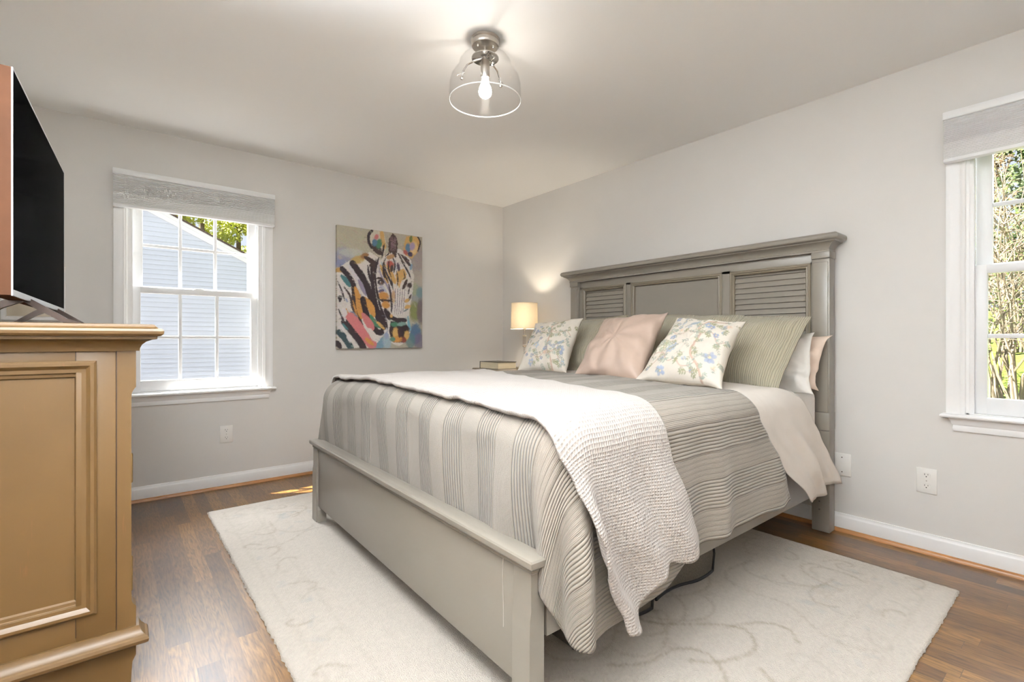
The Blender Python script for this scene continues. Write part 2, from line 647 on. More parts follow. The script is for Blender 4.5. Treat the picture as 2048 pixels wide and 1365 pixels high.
def mat_waffle(name, base):
    m, nt, bs = new_mat(name)
    uv, a, s = uv_xy(nt)
    k = 2 * PI / 0.0095
    wa = math_node(nt, 'ABSOLUTE', math_node(nt, 'SINE', math_node(nt, 'MULTIPLY', a, k / 2)))
    ws = math_node(nt, 'ABSOLUTE', math_node(nt, 'SINE', math_node(nt, 'MULTIPLY', s, k / 2)))
    w = math_node(nt, 'MULTIPLY', wa, ws)
    n = noise_node(nt, uv, 260, 3, 0.6)
    big = noise_node(nt, uv, 9, 3)
    h = math_node(nt, 'ADD', math_node(nt, 'SUBTRACT', 1.0, w), math_node(nt, 'MULTIPLY', n.outputs['Fac'], 0.8))
    pit = math_node(nt, 'MULTIPLY', math_node(nt, 'POWER', w, 1.5), 0.24)
    c0 = ramp(nt, big.outputs['Fac'], [(0.3, tuple(x * 0.96 for x in base[:3]) + (1,)), (0.7, base)])
    c = mix_col(nt, pit, c0, tuple(x * y for x, y in zip(base[:3], (0.62, 0.55, 0.48))) + (1,))
    nt.links.new(c, bs.inputs['Base Color'])
    bs.inputs['Roughness'].default_value = 0.95
    bs.inputs['Specular IOR Level'].default_value = 0.1
    bs.inputs['Sheen Weight'].default_value = 0.2
    bump(nt, bs, h, 0.6, 0.005)
    return m


M['throw'] = mat_waffle('cream_waffle', rgb(180, 172, 165))


def mat_painted(name, rough, bscale, bstr, bdist, spec=0.3):
    """colour from the painted colour layer of the mesh"""
    m, nt, bs = new_mat(name)
    at = nt.nodes.new('ShaderNodeAttribute')
    at.attribute_name = 'Paint'
    tc = nt.nodes.new('ShaderNodeTexCoord').outputs['Object']
    nz = noise_node(nt, tc, bscale, 3)
    c = mix_col(nt, 0.10, at.outputs['Color'], nz.outputs['Color'], 'SOFT_LIGHT')
    nt.links.new(c, bs.inputs['Base Color'])
    bs.inputs['Roughness'].default_value = rough
    bs.inputs['Specular IOR Level'].default_value = spec
    bump(nt, bs, nz.outputs['Fac'], bstr, bdist)
    return m


M['canvas'] = mat_painted('painted_canvas', 0.55, 90, 0.35, 0.003)
M['floral'] = mat_painted('floral_linen', 0.85, 420, 0.2, 0.001, 0.15)
M['rug'] = mat_painted('wool_pile', 0.98, 240, 0.9, 0.008, 0.05)
def mat_ground():
    m, nt, bs = new_mat('lawn_and_bounce_grey')
    pos = geo_pos(nt)
    sep = nt.nodes.new('ShaderNodeSeparateXYZ')
    nt.links.new(pos, sep.inputs[0])
    n1 = noise_node(nt, pos, 1.6, 4)
    n2 = noise_node(nt, pos, 14, 4, 0.65)
    lawn = ramp(nt, n2.outputs['Fac'], [(0.3, rgb(62, 78, 28)), (0.55, rgb(94, 110, 44)), (0.75, rgb(128, 116, 74))])
    bounce_grey = ramp(nt, n2.outputs['Fac'], [(0.3, rgb(84, 80, 75)), (0.7, rgb(112, 107, 100))])  # unseen ground near the house, greyed so its bounced light stays neutral
    edge = math_node(nt, 'ADD', sep.outputs[0], math_node(nt, 'MULTIPLY', n1.outputs['Fac'], 2.0))
    f = math_node(nt, 'GREATER_THAN', edge, 7.6)
    nt.links.new(mix_col(nt, f, bounce_grey, lawn), bs.inputs['Base Color'])
    bs.inputs['Roughness'].default_value = 0.95
    bs.inputs['Specular IOR Level'].default_value = 0.1
    bump(nt, bs, n2.outputs['Fac'], 0.6, 0.05)
    return m


M['grass'] = mat_ground()


# ------------------------------------------------------------------ raster painting for surface patterns
class Paint:
    def __init__(self, w, h, res, col):
        self.w, self.h = w, h
        self.nx, self.ny = int(round(w / res)) + 1, int(round(h / res)) + 1
        xs = np.linspace(0, w, self.nx)
        ys = np.linspace(0, h, self.ny)
        self.X, self.Y = np.meshgrid(xs, ys)
        self.res = res
        self.c = np.zeros((self.ny, self.nx, 3), dtype=np.float32)
        self.c[:] = col[:3]
        self.rs = np.random.RandomState(7)

    def _blend(self, sl, alpha, col):
        a = np.clip(alpha, 0, 1)[..., None]
        self.c[sl] = self.c[sl] * (1 - a) + np.array(col[:3], dtype=np.float32) * a

    def _win(self, x0, x1, y0, y1):
        i0 = max(0, int(math.floor(x0 / self.w * (self.nx - 1))))
        i1 = min(self.nx, int(math.ceil(x1 / self.w * (self.nx - 1))) + 1)
        j0 = max(0, int(math.floor(y0 / self.h * (self.ny - 1))))
        j1 = min(self.ny, int(math.ceil(y1 / self.h * (self.ny - 1))) + 1)
        if i1 <= i0 or j1 <= j0:
            return None
        return (slice(j0, j1), slice(i0, i1))

    def stroke(self, pts, width, col, alpha=1.0, soft=None, rough=0.0, taper=False):
        soft = self.res * 0.7 if soft is None else soft
        n = len(pts) - 1
        for k in range(n):
            (ax, ay), (bx, by) = pts[k], pts[k + 1]
            wd = width / 2
            if taper:
                wd *= max(0.25, 1 - abs(2 * (k + 0.5) / n - 1) ** 2 * 0.8)
            mrg = wd + soft * 2
            sl = self._win(min(ax, bx) - mrg, max(ax, bx) + mrg, min(ay, by) - mrg, max(ay, by) + mrg)
            if sl is None:
                continue
            X, Y = self.X[sl], self.Y[sl]
            dx, dy = bx - ax, by - ay
            L = dx * dx + dy * dy + 1e-12
            t = np.clip(((X - ax) * dx + (Y - ay) * dy) / L, 0, 1)
            d = np.hypot(X - ax - t * dx, Y - ay - t * dy)
            if rough:
                d = d + (self.rs.rand(*d.shape) - 0.5) * rough
            self._blend(sl, alpha * np.clip((wd - d) / soft + 0.5, 0, 1), col)

    def blob(self, cx, cy, rx, ry, col, ang=0.0, alpha=1.0, soft=0.3, rough=0.0):
        m = max(rx, ry) * 1.4
        sl = self._win(cx - m, cx + m, cy - m, cy + m)
        if sl is None:
            return
        X, Y = self.X[sl] - cx, self.Y[sl] - cy
        ca, sa = math.cos(ang), math.sin(ang)
        d = np.hypot((X * ca + Y * sa) / rx, (-X * sa + Y * ca) / ry)
        if rough:
            d = d + (self.rs.rand(*d.shape) - 0.5) * rough
        self._blend(sl, alpha * np.clip((1 - d) / soft + 0.5, 0, 1), col)

    def poly(self, pts, col, alpha=1.0, rough=0.0):
        xs = [p[0] for p in pts]
        ys = [p[1] for p in pts]
        sl = self._win(min(xs), max(xs), min(ys), max(ys))
        if sl is None:
            return
        X, Y = self.X[sl], self.Y[sl]
        if rough:
            X = X + (self.rs.rand(*X.shape) - 0.5) * rough
            Y = Y + (self.rs.rand(*Y.shape) - 0.5) * rough
        ins = np.zeros(X.shape, dtype=bool)
        n = len(pts)
        for i in range(n):
            x0, y0 = pts[i]
            x1, y1 = pts[(i + 1) % n]
            if abs(y1 - y0) < 1e-12:
                continue
            c = ((y0 > Y) != (y1 > Y)) & (X < (x1 - x0) * (Y - y0) / (y1 - y0) + x0)
            ins ^= c
        self._blend(sl, ins.astype(np.float32) * alpha, col)

    def speckle(self, amp):
        self.c *= (1 + (self.rs.rand(self.ny, self.nx, 1) - 0.5) * amp)
        self.c = np.clip(self.c, 0, 1).astype(np.float32)


def smooth_path(pts, n=6):
    """Catmull-Rom through pts"""
    P = [pts[0]] + list(pts) + [pts[-1]]
    out = []
    for i in range(1, len(P) - 2):
        p0, p1, p2, p3 = P[i - 1], P[i], P[i + 1], P[i + 2]
        for k in range(n):
            t = k / n
            out.append(tuple(0.5 * (2 * b + (c - a) * t + (2 * a - 5 * b + 4 * c - d) * t * t + (3 * b - a - 3 * c + d) * t ** 3)
                             for a, b, c, d in zip(p0, p1, p2, p3)))
    out.append(tuple(pts[-1]))
    return out


def set_paint(o, cols):
    """cols: (nverts, 3) linear colours"""
    me = o.data
    at = me.color_attributes.new('Paint', 'FLOAT_COLOR', 'POINT')
    a = np.ones((len(me.vertices), 4), dtype=np.float32)
    a[:, :3] = cols
    at.data.foreach_set('color', a.ravel())


def sstep(x, a, b):
    t = max(0.0, min(1.0, (x - a) / (b - a)))
    return t * t * (3 - 2 * t)


def nz(x, y, z=0.0):
    return mnoise.noise(Vector((x, y, z)))


# ------------------------------------------------------------------ the room
XW, YW, ZC = 3.12, 4.0, 2.44
XL, YF = -0.62, -0.9
WT = 0.11
# window opening (local: centre 0 along the wall, z range)
OW, OZ0, OZ1 = 0.43, 0.69, 2.07
BWX = 0.4445      # back window centre x
RWY = 0.038       # right window centre y


def wall_with_hole(name, u0, u1, h0, h1, fn):
    mb = MB()
    z0, z1 = 0.0, ZC
    for a0, a1, b0, b1 in ((u0, h0, z0, z1), (h1, u1, z0, z1), (h0, h1, z0, OZ0), (h0, h1, OZ1, z1)):
        vs = [fn(a, b, e) for e in (0, WT) for a, b in ((a0, b0), (a1, b0), (a1, b1), (a0, b1))]
        mb.add(vs, [(0, 1, 2, 3), (7, 6, 5, 4), (0, 4, 5, 1), (1, 5, 6, 2), (2, 6, 7, 3), (3, 7, 4, 0)])
    return struct(mb, name, M['wall'], smooth=False)


wall_with_hole('wall_back', XL - WT, XW + WT, BWX - OW, BWX + OW, lambda a, b, e: (a, YW + e, b))
wall_with_hole('wall_right', YF - WT, YW, RWY - OW, RWY + OW, lambda a, b, e: (XW + e, a, b))
struct(MB().box(XL - WT, XL, YF - WT, YW, 0, ZC), 'wall_left', M['wall'], smooth=False)
_mb = MB().box(XL, XW, YF - WT, YF, 0, ZC)
struct(_mb, 'wall_front', M['wall'], smooth=False)
struct(MB().box(XL - WT, XW + WT, YF - WT - 1.6, YW + WT, -0.1, 0), 'floor', M['floor'], smooth=False)
struct(MB().box(XL - WT, XW + WT, YF - WT, YW + WT, ZC, ZC + 0.1), 'ceiling', M['ceiling'], smooth=False)

BASE = [(0, 0.018), (0.012, 0.018), (0.013, 0.078), (0.010, 0.083), (0.006, 0.088), (0.005, 0.098), (0.0, 0.1)]
SHOE = [(0, 0), (0.026, 0), (0.025, 0.008), (0.02, 0.016), (0.012, 0.020), (0, 0.020)]
zfn = lambda p, q, h: (p, q, h)
struct(MB().sweep([(XL, YW), (XW, YW)], BASE, zfn), 'baseboard_back', M['trim'])
struct(MB().sweep([(XW, YW), (XW, YF)], BASE, zfn), 'baseboard_right', M['trim'])
struct(MB().sweep([(XL, YF), (XL, YW)], BASE, zfn), 'baseboard_left', M['trim'])
struct(MB().sweep([(XL, YW), (XW - 0.013, YW)], SHOE, zfn), 'trim_1', M['shoe'])
struct(MB().sweep([(XW, YW - 0.026), (XW, YF)], SHOE, zfn), 'trim_2', M['shoe'])


def make_window(name, loc, rot):
    root = bpy.data.objects.new(name, None)
    COL.objects.link(root)
    root['kind'] = 'structure'
    V = M['trim']
    # local: x along the wall, y outwards, z up
    cas = MB()
    prof = [(0, 0), (0, 0.018), (0.012, 0.020), (0.020, 0.018), (0.046, 0.015), (0.052, 0.018), (0.058, 0.013), (0.066, 0.011), (0.070, 0)]
    # path runs up the left side, over the head, down the right (offset inwards)
    cas.sweep([(-0.465, 0.70), (-0.465, 2.11), (0.465, 2.11), (0.465, 0.70)], prof, lambda p, q, h: (p, -h, q))
    cas.build('casing', V, root)
    jam = MB()
    for s in (-1, 1):
        jam.box(s * 0.40, s * 0.384, 0, WT, 0.70, 2.05)
        jam.box(s * 0.386, s * 0.368, 0.004, 0.022, 0.70, 2.05, 0.002)
        jam.box(s * 0.386, s * 0.372, 0.062, 0.070, 0.70, 2.05)
    jam.box(-0.40, 0.40, 0, WT, 2.02, 2.05)
    jam.box(-0.40, 0.40, 0, WT, 0.695, 0.712)
    jam.build('jamb', V, root)
    sil = MB()
    sil.sweep([(-0.437, 0.0), (-0.437, -0.001), (0.437, -0.001), (0.437, 0.0)],
              [(0, 0.687), (0.04, 0.687), (0.046, 0.691), (0.048, 0.697), (0.045, 0.704), (0.04, 0.707), (0, 0.707)], zfn, sign=1)
    sil.box(-0.4, 0.4, -0.002, 0.03, 0.687, 0.707)
    sil.build('sill', V, root)
    apr = MB()
    apr.sweep([(-0.430, 0.0), (-0.430, -0.001), (0.430, -0.001), (0.430, 0.0)],
              [(0, 0.625), (0.010, 0.625), (0.012, 0.640), (0.010, 0.652), (0.016, 0.660), (0.018, 0.670), (0.024, 0.680), (0.026, 0.688), (0, 0.688)], zfn, sign=1)
    apr.build('apron', V, root)

    def sash(nm, y0, y1, z0, z1, stile, bot, topr, mz, xs):
        f = MB()
        W = 0.372
        f.box(-W, -W + stile, y0, y1, z0, z1, 0.003)
        f.box(W - stile, W, y0, y1, z0, z1, 0.003)
        f.box(-W + stile * 0.9, W - stile * 0.9, y0, y1, z0, z0 + bot, 0.003)
        f.box(-W + stile * 0.9, W - stile * 0.9, y0, y1, z1 - topr, z1, 0.003)
        sf = f.build(nm, M['vinyl'], root)
        g = MB()
        ym = (y0 + y1) / 2
        g.box(-W + stile, W - stile, ym - 0.002, ym + 0.002, z0 + bot, z1 - topr)
        g.build('pane', M['pane'], sf, smooth=False)
        u = MB()
        for x in xs:
            u.box(x - 0.010, x + 0.010, ym - 0.009, ym + 0.009, z0 + bot, z1 - topr, 0.003)
        u.box(-W + stile, W - stile, ym - 0.008, ym + 0.008, mz - 0.010, mz + 0.010, 0.003)
        u.build('muntin', M['vinyl'], sf)
        return sf

    lo = sash('lower_sash', 0.026, 0.060, 0.712, 1.410, 0.046, 0.076, 0.040, 1.077, (-0.109, 0.109))
    sash('upper_sash', 0.074, 0.108, 1.380, 2.02, 0.058, 0.040, 0.05, 1.695, (-0.105, 0.105))
    MB().box(-0.37, 0.37, 0.1065, 0.1075, 0.72, 1.40).build('insect_screen', M['screen_mesh'], root, smooth=False)
    lk = MB()
    lk.box(-0.03, 0.03, 0.03, 0.056, 1.410, 1.418, 0.003)
    lk.build('sash_lock', M['vinyl'], lo)
    root.location = loc
    root.rotation_euler = (0, 0, rot)
    return root


make_window('window_1', (BWX, YW, 0), 0)
make_window('window_2', (XW, RWY, 0), -PI / 2)


# ------------------------------------------------------------------ things: helpers for soft goods
def make_shade(label, loc, rot):
    root = thing('window_shade', label, 'blind', (0, 0, 0), 'cellular window shades')
    MB().box(-0.469, 0.469, -0.075, -0.022, 2.103, 2.140, 0.004).build('headrail', M['vinyl'], root)
    fb = MB()
    n = 22
    zt, zb = 2.103, 1.918
    pf = []
    for i in range(n * 2 + 1):
        z = zt + (zb - zt) * (i / (n * 2)) ** 0.85
        amp = 0.0035 if i < n * 1.1 else 0.0015
        pf.append((-0.066 - (amp if i % 2 else -amp), z))
    back = [(-0.030, z) for _, z in reversed(pf)]
    pts = pf + back
    fb.prism(pts, (-0.466, 0.466), lambda p, q, e: (e, p, q))
    fb.build('fabric', M['cell_shade'], root, ang=20)
    MB().box(-0.467, 0.467, -0.068, -0.028, 1.902, 1.920, 0.004).build('bottom_rail', M['vinyl'], root)
    root.location = loc
    root.rotation_euler = (0, 0, rot)
    return root


make_shade('raised pale grey cellular shade over the window beside the zebra painting', (BWX, YW, 0), 0)
make_shade('raised pale grey cellular shade over the window beside the tall bed headboard', (XW, RWY, 0), -PI / 2)


def outlet(label, loc, rot, group):
    r = thing('wall_outlet', label, 'outlet', (0, 0, 0), group)
    MB().box(-0.040, 0.040, -0.006, 0, -0.062, 0.062, 0.003).build('plate', M['plate'], r)
    for s in (-1, 1):
        c = 0.027 * s
        rc = MB()
        pts = [(0.0165 * math.cos(t) if abs(math.sin(t)) < 0.86 else 0.0165 * math.cos(t), c + max(-0.0138, min(0.0138, 0.0168 * math.sin(t)))) for t in [2 * PI * i / 28 for i in range(28)]]
        rc.prism(pts, (-0.0085, -0.005), lambda p, q, e: (p, e, q))
        face = rc.build('receptacle', M['plate'], r)
        sl = MB()
        sl.box(-0.0075, -0.0055, -0.0088, -0.0080, c + 0.001, c + 0.009)
        sl.box(0.0055, 0.0075, -0.0088, -0.0080, c + 0.002, c + 0.008)
        sl.lathe((0, -0.0080, c - 0.006), [(0, 0), (0.0026, 0), (0.0026, 0.0008), (0, 0.0008)], 10, '-y')
        sl.build('slot', M['slot'], face, smooth=False)
    MB().lathe((0, -0.006, 0), [(0, 0), (0.003, 0), (0.0025, 0.0012), (0, 0.0014)], 12, '-y').build('screw', M['steel'], r)
    r.location = loc
    r.rotation_euler = (0, 0, rot)
    return r


outlet('white duplex outlet on the wall under the window shade by the dresser', (0.606, YW, 0.384), 0, 'duplex outlets')
outlet('white duplex outlet low on the headboard wall below the far window casing', (XW, 0.578, 0.360), -PI / 2, 'duplex outlets')
_r = thing('blank_wall_plate', 'white blank cover plate on the wall touching the headboard post', 'wall plate', (0, 0, 0))
MB().box(-0.042, 0.042, -0.006, 0, -0.062, 0.062, 0.003).build('plate', M['plate'], _r)
for s in (-1, 1):
    MB().lathe((0, -0.006, s * 0.040), [(0, 0), (0.0034, 0), (0.003, 0.0012), (0, 0.0014)], 12, '-y').build('screw', M['pewter'], _r)
_r.location = (XW, 0.940, 0.369)
_r.rotation_euler = (0, 0, -PI / 2)
#NEXT1
# ------------------------------------------------------------------ zebra painting
def make_zebra():
    W, H = 0.775, 1.01
    pt = Paint(W, H, 0.0042, rgb(178, 170, 152))
    TL, TR, BR, BL = (108, 105), (906, 194), (921, 1242), (122, 1275)

    def T(p):
        # point read off the picture -> canvas metres, by inverting the bilinear quad
        u, v = (p[0] - 110) / 800.0, (p[1] - 150) / 1100.0
        for _ in range(6):
            x = (1 - u) * (1 - v) * TL[0] + u * (1 - v) * TR[0] + u * v * BR[0] + (1 - u) * v * BL[0]
            y = (1 - u) * (1 - v) * TL[1] + u * (1 - v) * TR[1] + u * v * BR[1] + (1 - u) * v * BL[1]
            u += (p[0] - x) / 800.0
            v += (p[1] - y) / 1100.0
        return (u * W, (1 - v) * H)
    k = W / 800.0

    def S(pts, w, c, a=1.0, rough=0.006, taper=True):
        pt.stroke(smooth_path([T(p) for p in pts], 5), w * k, c, a, soft=0.003, rough=rough, taper=taper)

    def B(x, y, rx, ry, c, ang=0.0, a=1.0):
        q = T((x, y))
        pt.blob(q[0], q[1], rx * k, ry * k, c, -ang, a, 0.35, 0.25)

    def G(pts, c, a=1.0):
        pt.poly([T(p) for p in pts], c, a, 0.006)
    DK, DB = rgb(48, 36, 40), rgb(62, 44, 40)
    WH, CR = rgb(222, 214, 208), rgb(208, 196, 178)
    OR, GO = rgb(196, 140, 74), rgb(206, 164, 100)
    LV, PK = rgb(150, 140, 160), rgb(196, 116, 116)
    TE, BL_, GR = rgb(72, 116, 120), rgb(86, 118, 146), rgb(74, 122, 96)
    # background patches
    for x, y, rx, ry, c, a in ((230, 250, 170, 150, rgb(184, 176, 154), .8), (170, 420, 90, 90, rgb(150, 152, 174), .8), (250, 370, 120, 40, rgb(196, 196, 190), .7),
                               (150, 470, 60, 40, rgb(120, 132, 180), .5), (860, 430, 90, 160, rgb(158, 146, 144), .9), (860, 600, 80, 90, rgb(176, 164, 152), .8),
                               (860, 740, 80, 90, rgb(140, 146, 148), .8), (830, 690, 50, 60, rgb(166, 170, 130), .6), (890, 720, 40, 50, rgb(96, 130, 140), .7),
                               (840, 900, 60, 90, rgb(118, 122, 70), .95), (900, 900, 40, 120, rgb(104, 92, 96), .9), (850, 1110, 60, 100, rgb(70, 98, 128), .95),
                               (890, 1180, 60, 70, rgb(106, 96, 120), .8), (800, 1180, 50, 70, rgb(84, 116, 120), .8), (700, 170, 200, 40, rgb(180, 170, 156), .8),
                               (490, 1210, 60, 60, rgb(110, 150, 170), .9), (570, 1180, 40, 90, rgb(160, 178, 192), .9), (560, 1090, 24, 90, rgb(150, 160, 190), .8)):
        B(x, y, rx, ry, c, 0, a)
    for i in range(60):
        x, y = 120 + pt.rs.rand() * 780, 120 + pt.rs.rand() * 1100
        S([(x, y), (x + pt.rs.rand() * 60 - 30, y + 40 * pt.rs.rand() + 10)], 16, rgb(170 + 30 * pt.rs.rand(), 164 + 20 * pt.rs.rand(), 150 + 20 * pt.rs.rand()), 0.25)
    # neck and shoulder
    G([(112, 520), (230, 430), (330, 380), (400, 350), (450, 380), (500, 420), (470, 700), (540, 960), (565, 1090), (500, 1180), (440, 1255), (122, 1272)], WH)
    B(290, 430, 70, 34, rgb(190, 160, 100), -0.4)
    B(350, 390, 40, 24, rgb(150, 110, 70), -0.5)
    S([(350, 470), (400, 540), (420, 640)], 60, WH)
    S([(115, 540), (140, 530), (170, 545)], 40, rgb(190, 150, 90))
    S([(150, 585), (200, 640), (225, 680)], 46, TE)
    S([(225, 490), (280, 560), (320, 640)], 70, rgb(214, 208, 212))
    S([(300, 620), (340, 700), (370, 760)], 40, LV)
    S([(155, 520), (215, 590), (255, 670), (265, 790), (280, 900), (330, 1070)], 44, DK, taper=False)
    S([(245, 465), (310, 560), (370, 660), (405, 760), (450, 900), (530, 1060)], 56, DK, taper=False)
    S([(350, 400), (400, 430), (435, 460), (400, 480)], 46, DB)
    S([(420, 500), (425, 640), (450, 800), (490, 930), (540, 1020)], 34, DK, taper=False)
    S([(452, 430), (440, 520), (455, 610), (465, 700)], 34, DB)
    S([(270, 690), (300, 790), (312, 900), (330, 980)], 56, OR)
    S([(250, 820), (275, 930), (300, 1010)], 26, OR)
    S([(355, 790), (410, 870), (440, 960)], 62, OR)
    S([(340, 800), (365, 910), (410, 1020), (470, 1100), (515, 1110)], 50, DK, taper=False)
    S([(410, 950), (450, 1020), (500, 1060)], 44, GR)
    S([(470, 1010), (540, 1075)], 26, GO)
    S([(175, 690), (225, 770), (250, 880), (285, 990)], 20, DB)
    S([(195, 900), (230, 1010), (270, 1070)], 34, OR)
    S([(245, 930), (285, 985)], 40, BL_)
    S([(235, 975), (300, 1060), (350, 1140), (430, 1225)], 84, PK, taper=False)
    S([(340, 940), (400, 1030), (430, 1080)], 66, PK)
    S([(400, 1080), (440, 1150), (470, 1180)], 54, WH)
    S([(370, 1170), (440, 1230)], 34, OR)
    S([(180, 1020), (250, 1110), (310, 1190), (350, 1255)], 56, DK, taper=False)
    S([(140, 1120), (190, 1180), (240, 1262)], 52, rgb(46, 66, 70), taper=False)
    S([(125, 1210), (150, 1265)], 40, DK)
    S([(170, 1040), (210, 1090)], 24, TE)
    S([(130, 800), (145, 790), (140, 830)], 30, DK)
    S([(190, 800), (205, 830)], 14, rgb(150, 160, 190))
    for x, y in ((150, 700), (170, 900), (160, 960), (150, 1060), (215, 1150)):
        S([(x, y), (x + 22, y + 46)], 40, rgb(228, 220, 220), 0.8)
    # head
    G([(470, 470), (530, 380), (600, 330), (680, 310), (740, 350), (795, 420), (815, 540), (825, 600), (815, 700), (800, 800), (785, 900), (780, 1000), (792, 1100),
       (745, 1200), (690, 1222), (615, 1200), (575, 1110), (555, 1000), (500, 880), (462, 700), (455, 560)], WH)
    # ears
    G([(378, 170), (420, 140), (470, 148), (522, 155), (545, 250), (540, 330), (520, 390), (470, 390), (420, 330), (388, 250)], CR)
    S([(415, 148), (385, 190), (388, 260), (415, 310)], 24, DK, taper=False)
    S([(505, 165), (515, 230), (530, 300)], 36, GO, taper=False)
    G([(410, 270), (450, 280), (500, 310), (520, 380), (470, 378), (425, 335)], DB)
    B(480, 270, 28, 46, GR, 0.3)
    B(440, 260, 24, 34, BL_, 0.2)
    B(455, 205, 18, 26, PK, 0.4)
    S([(528, 270), (510, 400)], 18, DK)
    G([(718, 320), (722, 260), (745, 190), (800, 186), (865, 196), (888, 245), (868, 330), (800, 402), (735, 370)], GO)
    S([(862, 198), (886, 246), (862, 330)], 14, DK, taper=False)
    B(825, 300, 34, 60, rgb(222, 190, 140), 0.2)
    B(762, 300, 26, 46, BL_, 0.1)
    B(805, 285, 26, 38, rgb(168, 150, 176), 0.3)
    B(790, 215, 16, 34, rgb(100, 112, 60), 0.2)
    B(735, 345, 22, 24, rgb(176, 92, 84))
    B(785, 360, 26, 22, rgb(70, 60, 84))
    # mane tuft and forelock
    G([(568, 300), (572, 220), (606, 166), (640, 190), (660, 260), (655, 340), (640, 400), (600, 350), (530, 400), (575, 345)], DB)
    for a in range(5):
        S([(590 + a * 13, 200), (596 + a * 10, 270), (590 + a * 12, 330)], 4, rgb(150, 120, 130), 0.9)
    G([(655, 350), (720, 372), (772, 410), (785, 470), (760, 470), (700, 430)], DB)
    S([(660, 330), (720, 420), (770, 480), (800, 540)], 10, WH)
    S([(690, 330), (760, 400)], 9, WH)
    # forehead patches
    S([(505, 440), (530, 520), (555, 590)], 30, rgb(180, 190, 196))
    S([(495, 470), (535, 560), (570, 640)], 34, GO)
    S([(560, 470), (600, 560), (640, 640)], 46, GO)
    G([(640, 560), (670, 510), (720, 500), (752, 540), (745, 590), (700, 620), (680, 680), (650, 620)], GO)
    S([(560, 400), (620, 380)], 40, rgb(180, 140, 100))
    B(590, 460, 36, 30, rgb(176, 84, 74), 0.4)
    B(604, 500, 16, 34, DB, 0.2)
    S([(640, 420), (640, 470), (650, 520)], 16, rgb(170, 176, 186))
    S([(662, 450), (675, 520)], 28, rgb(80, 66, 84))
    S([(530, 420), (545, 520), (590, 620), (620, 700)], 18, DK)
    S([(475, 440), (500, 560), (560, 660), (600, 760), (610, 860)], 16, LV)
    S([(600, 600), (618, 690)], 14, DK)
    S([(520, 460), (530, 560), (545, 590)], 20, DB)
    S([(690, 420), (750, 500), (792, 580)], 12, DB)
    S([(720, 520), (735, 580), (710, 600)], 10, DB)
    B(795, 560, 30, 44, WH, -0.3)
    B(795, 480, 14, 30, rgb(130, 160, 186), 0.2)
    # eye
    S([(460, 600), (500, 598), (535, 640)], 20, DB)
    B(500, 636, 30, 26, DK)
    B(506, 640, 14, 13, rgb(110, 84, 70))
    B(497, 630, 5, 5, WH)
    S([(480, 690), (520, 680), (550, 720)], 22, rgb(180, 176, 196))
    S([(485, 720), (530, 710)], 26, rgb(96, 90, 120))
    # cheek
    B(530, 765, 52, 38, OR)
    S([(500, 800), (550, 812), (600, 800)], 28, DK)
    B(552, 848, 40, 34, OR)
    S([(545, 890), (575, 940), (590, 980)], 52, DK)
    S([(575, 640), (600, 760), (612, 880)], 20, rgb(70, 56, 66))
    S([(470, 740), (500, 860), (545, 960), (570, 1010)], 18, LV)
    B(625, 770, 20, 60, rgb(190, 150, 100), 0.0, 0.8)
    # nose bridge
    for x0, x1 in ((640, 640), (664, 658), (688, 676), (712, 698), (735, 716)):
        S([(x0, 690), ((x0 + x1) / 2 + 3, 800), (x1, 930)], 7, rgb(120, 104, 120))
        S([(x0 + 12, 690), ((x0 + x1) / 2 + 14, 800), (x1 + 10, 930)], 12, rgb(232, 226, 222))
    S([(755, 600), (735, 650), (715, 690)], 30, DB)
    B(782, 655, 26, 24, DB, -0.5)
    S([(800, 740), (775, 790), (735, 815)], 22, DB)
    B(757, 800, 26, 16, GO, -0.6)
    B(765, 860, 32, 18, GO, -0.3)
    S([(730, 900), (770, 880)], 12, rgb(110, 120, 130))
    S([(770, 950), (782, 1040), (795, 1080)], 26, rgb(120, 170, 190))
    # muzzle
    S([(600, 960), (660, 985), (742, 985)], 36, DK, taper=False)
    B(606, 950, 14, 16, GO)
    G([(600, 1000), (740, 1000), (772, 1050), (780, 1120), (740, 1200), (620, 1200), (585, 1100)], DK)
    B(640, 1030, 40, 22, GR)
    B(710, 1024, 46, 18, rgb(130, 156, 150), -0.1)
    B(745, 1075, 44, 40, rgb(44, 32, 34))
    B(650, 1110, 30, 50, GO)
    B(660, 1170, 60, 28, OR)
    B(760, 1130, 26, 44, GO, 0.2)
    B(735, 1175, 22, 26, rgb(120, 60, 50))
    S([(675, 1080), (690, 1150)], 20, rgb(70, 40, 40))
    B(622, 1170, 26, 20, rgb(90, 130, 110))
    S([(610, 1200), (680, 1222), (720, 1205)], 16, WH)
    # further stripes
    for P, w_ in (([(450, 560), (462, 700), (500, 860), (548, 980), (572, 1070)], 22), ([(548, 400), (522, 470), (540, 560), (575, 640)], 16), ([(580, 420), (572, 500), (600, 580)], 15),
                  ([(615, 400), (634, 460), (624, 540)], 16), ([(700, 430), (760, 520), (795, 590)], 16), ([(735, 380), (790, 470)], 16), ([(380, 480), (398, 590), (440, 690)], 22),
                  ([(480, 400), (452, 500), (448, 580)], 22), ([(320, 520), (360, 600), (390, 700)], 14), ([(500, 900), (540, 980), (565, 1060)], 24), ([(120, 640), (160, 740), (180, 820)], 14),
                  ([(590, 720), (606, 820), (606, 920)], 18), ([(650, 520), (664, 590), (660, 660)], 12), ([(800, 620), (780, 690), (770, 740)], 12), ([(130, 900), (170, 1000), (215, 1080)], 16)):
        S(P, w_, DK)
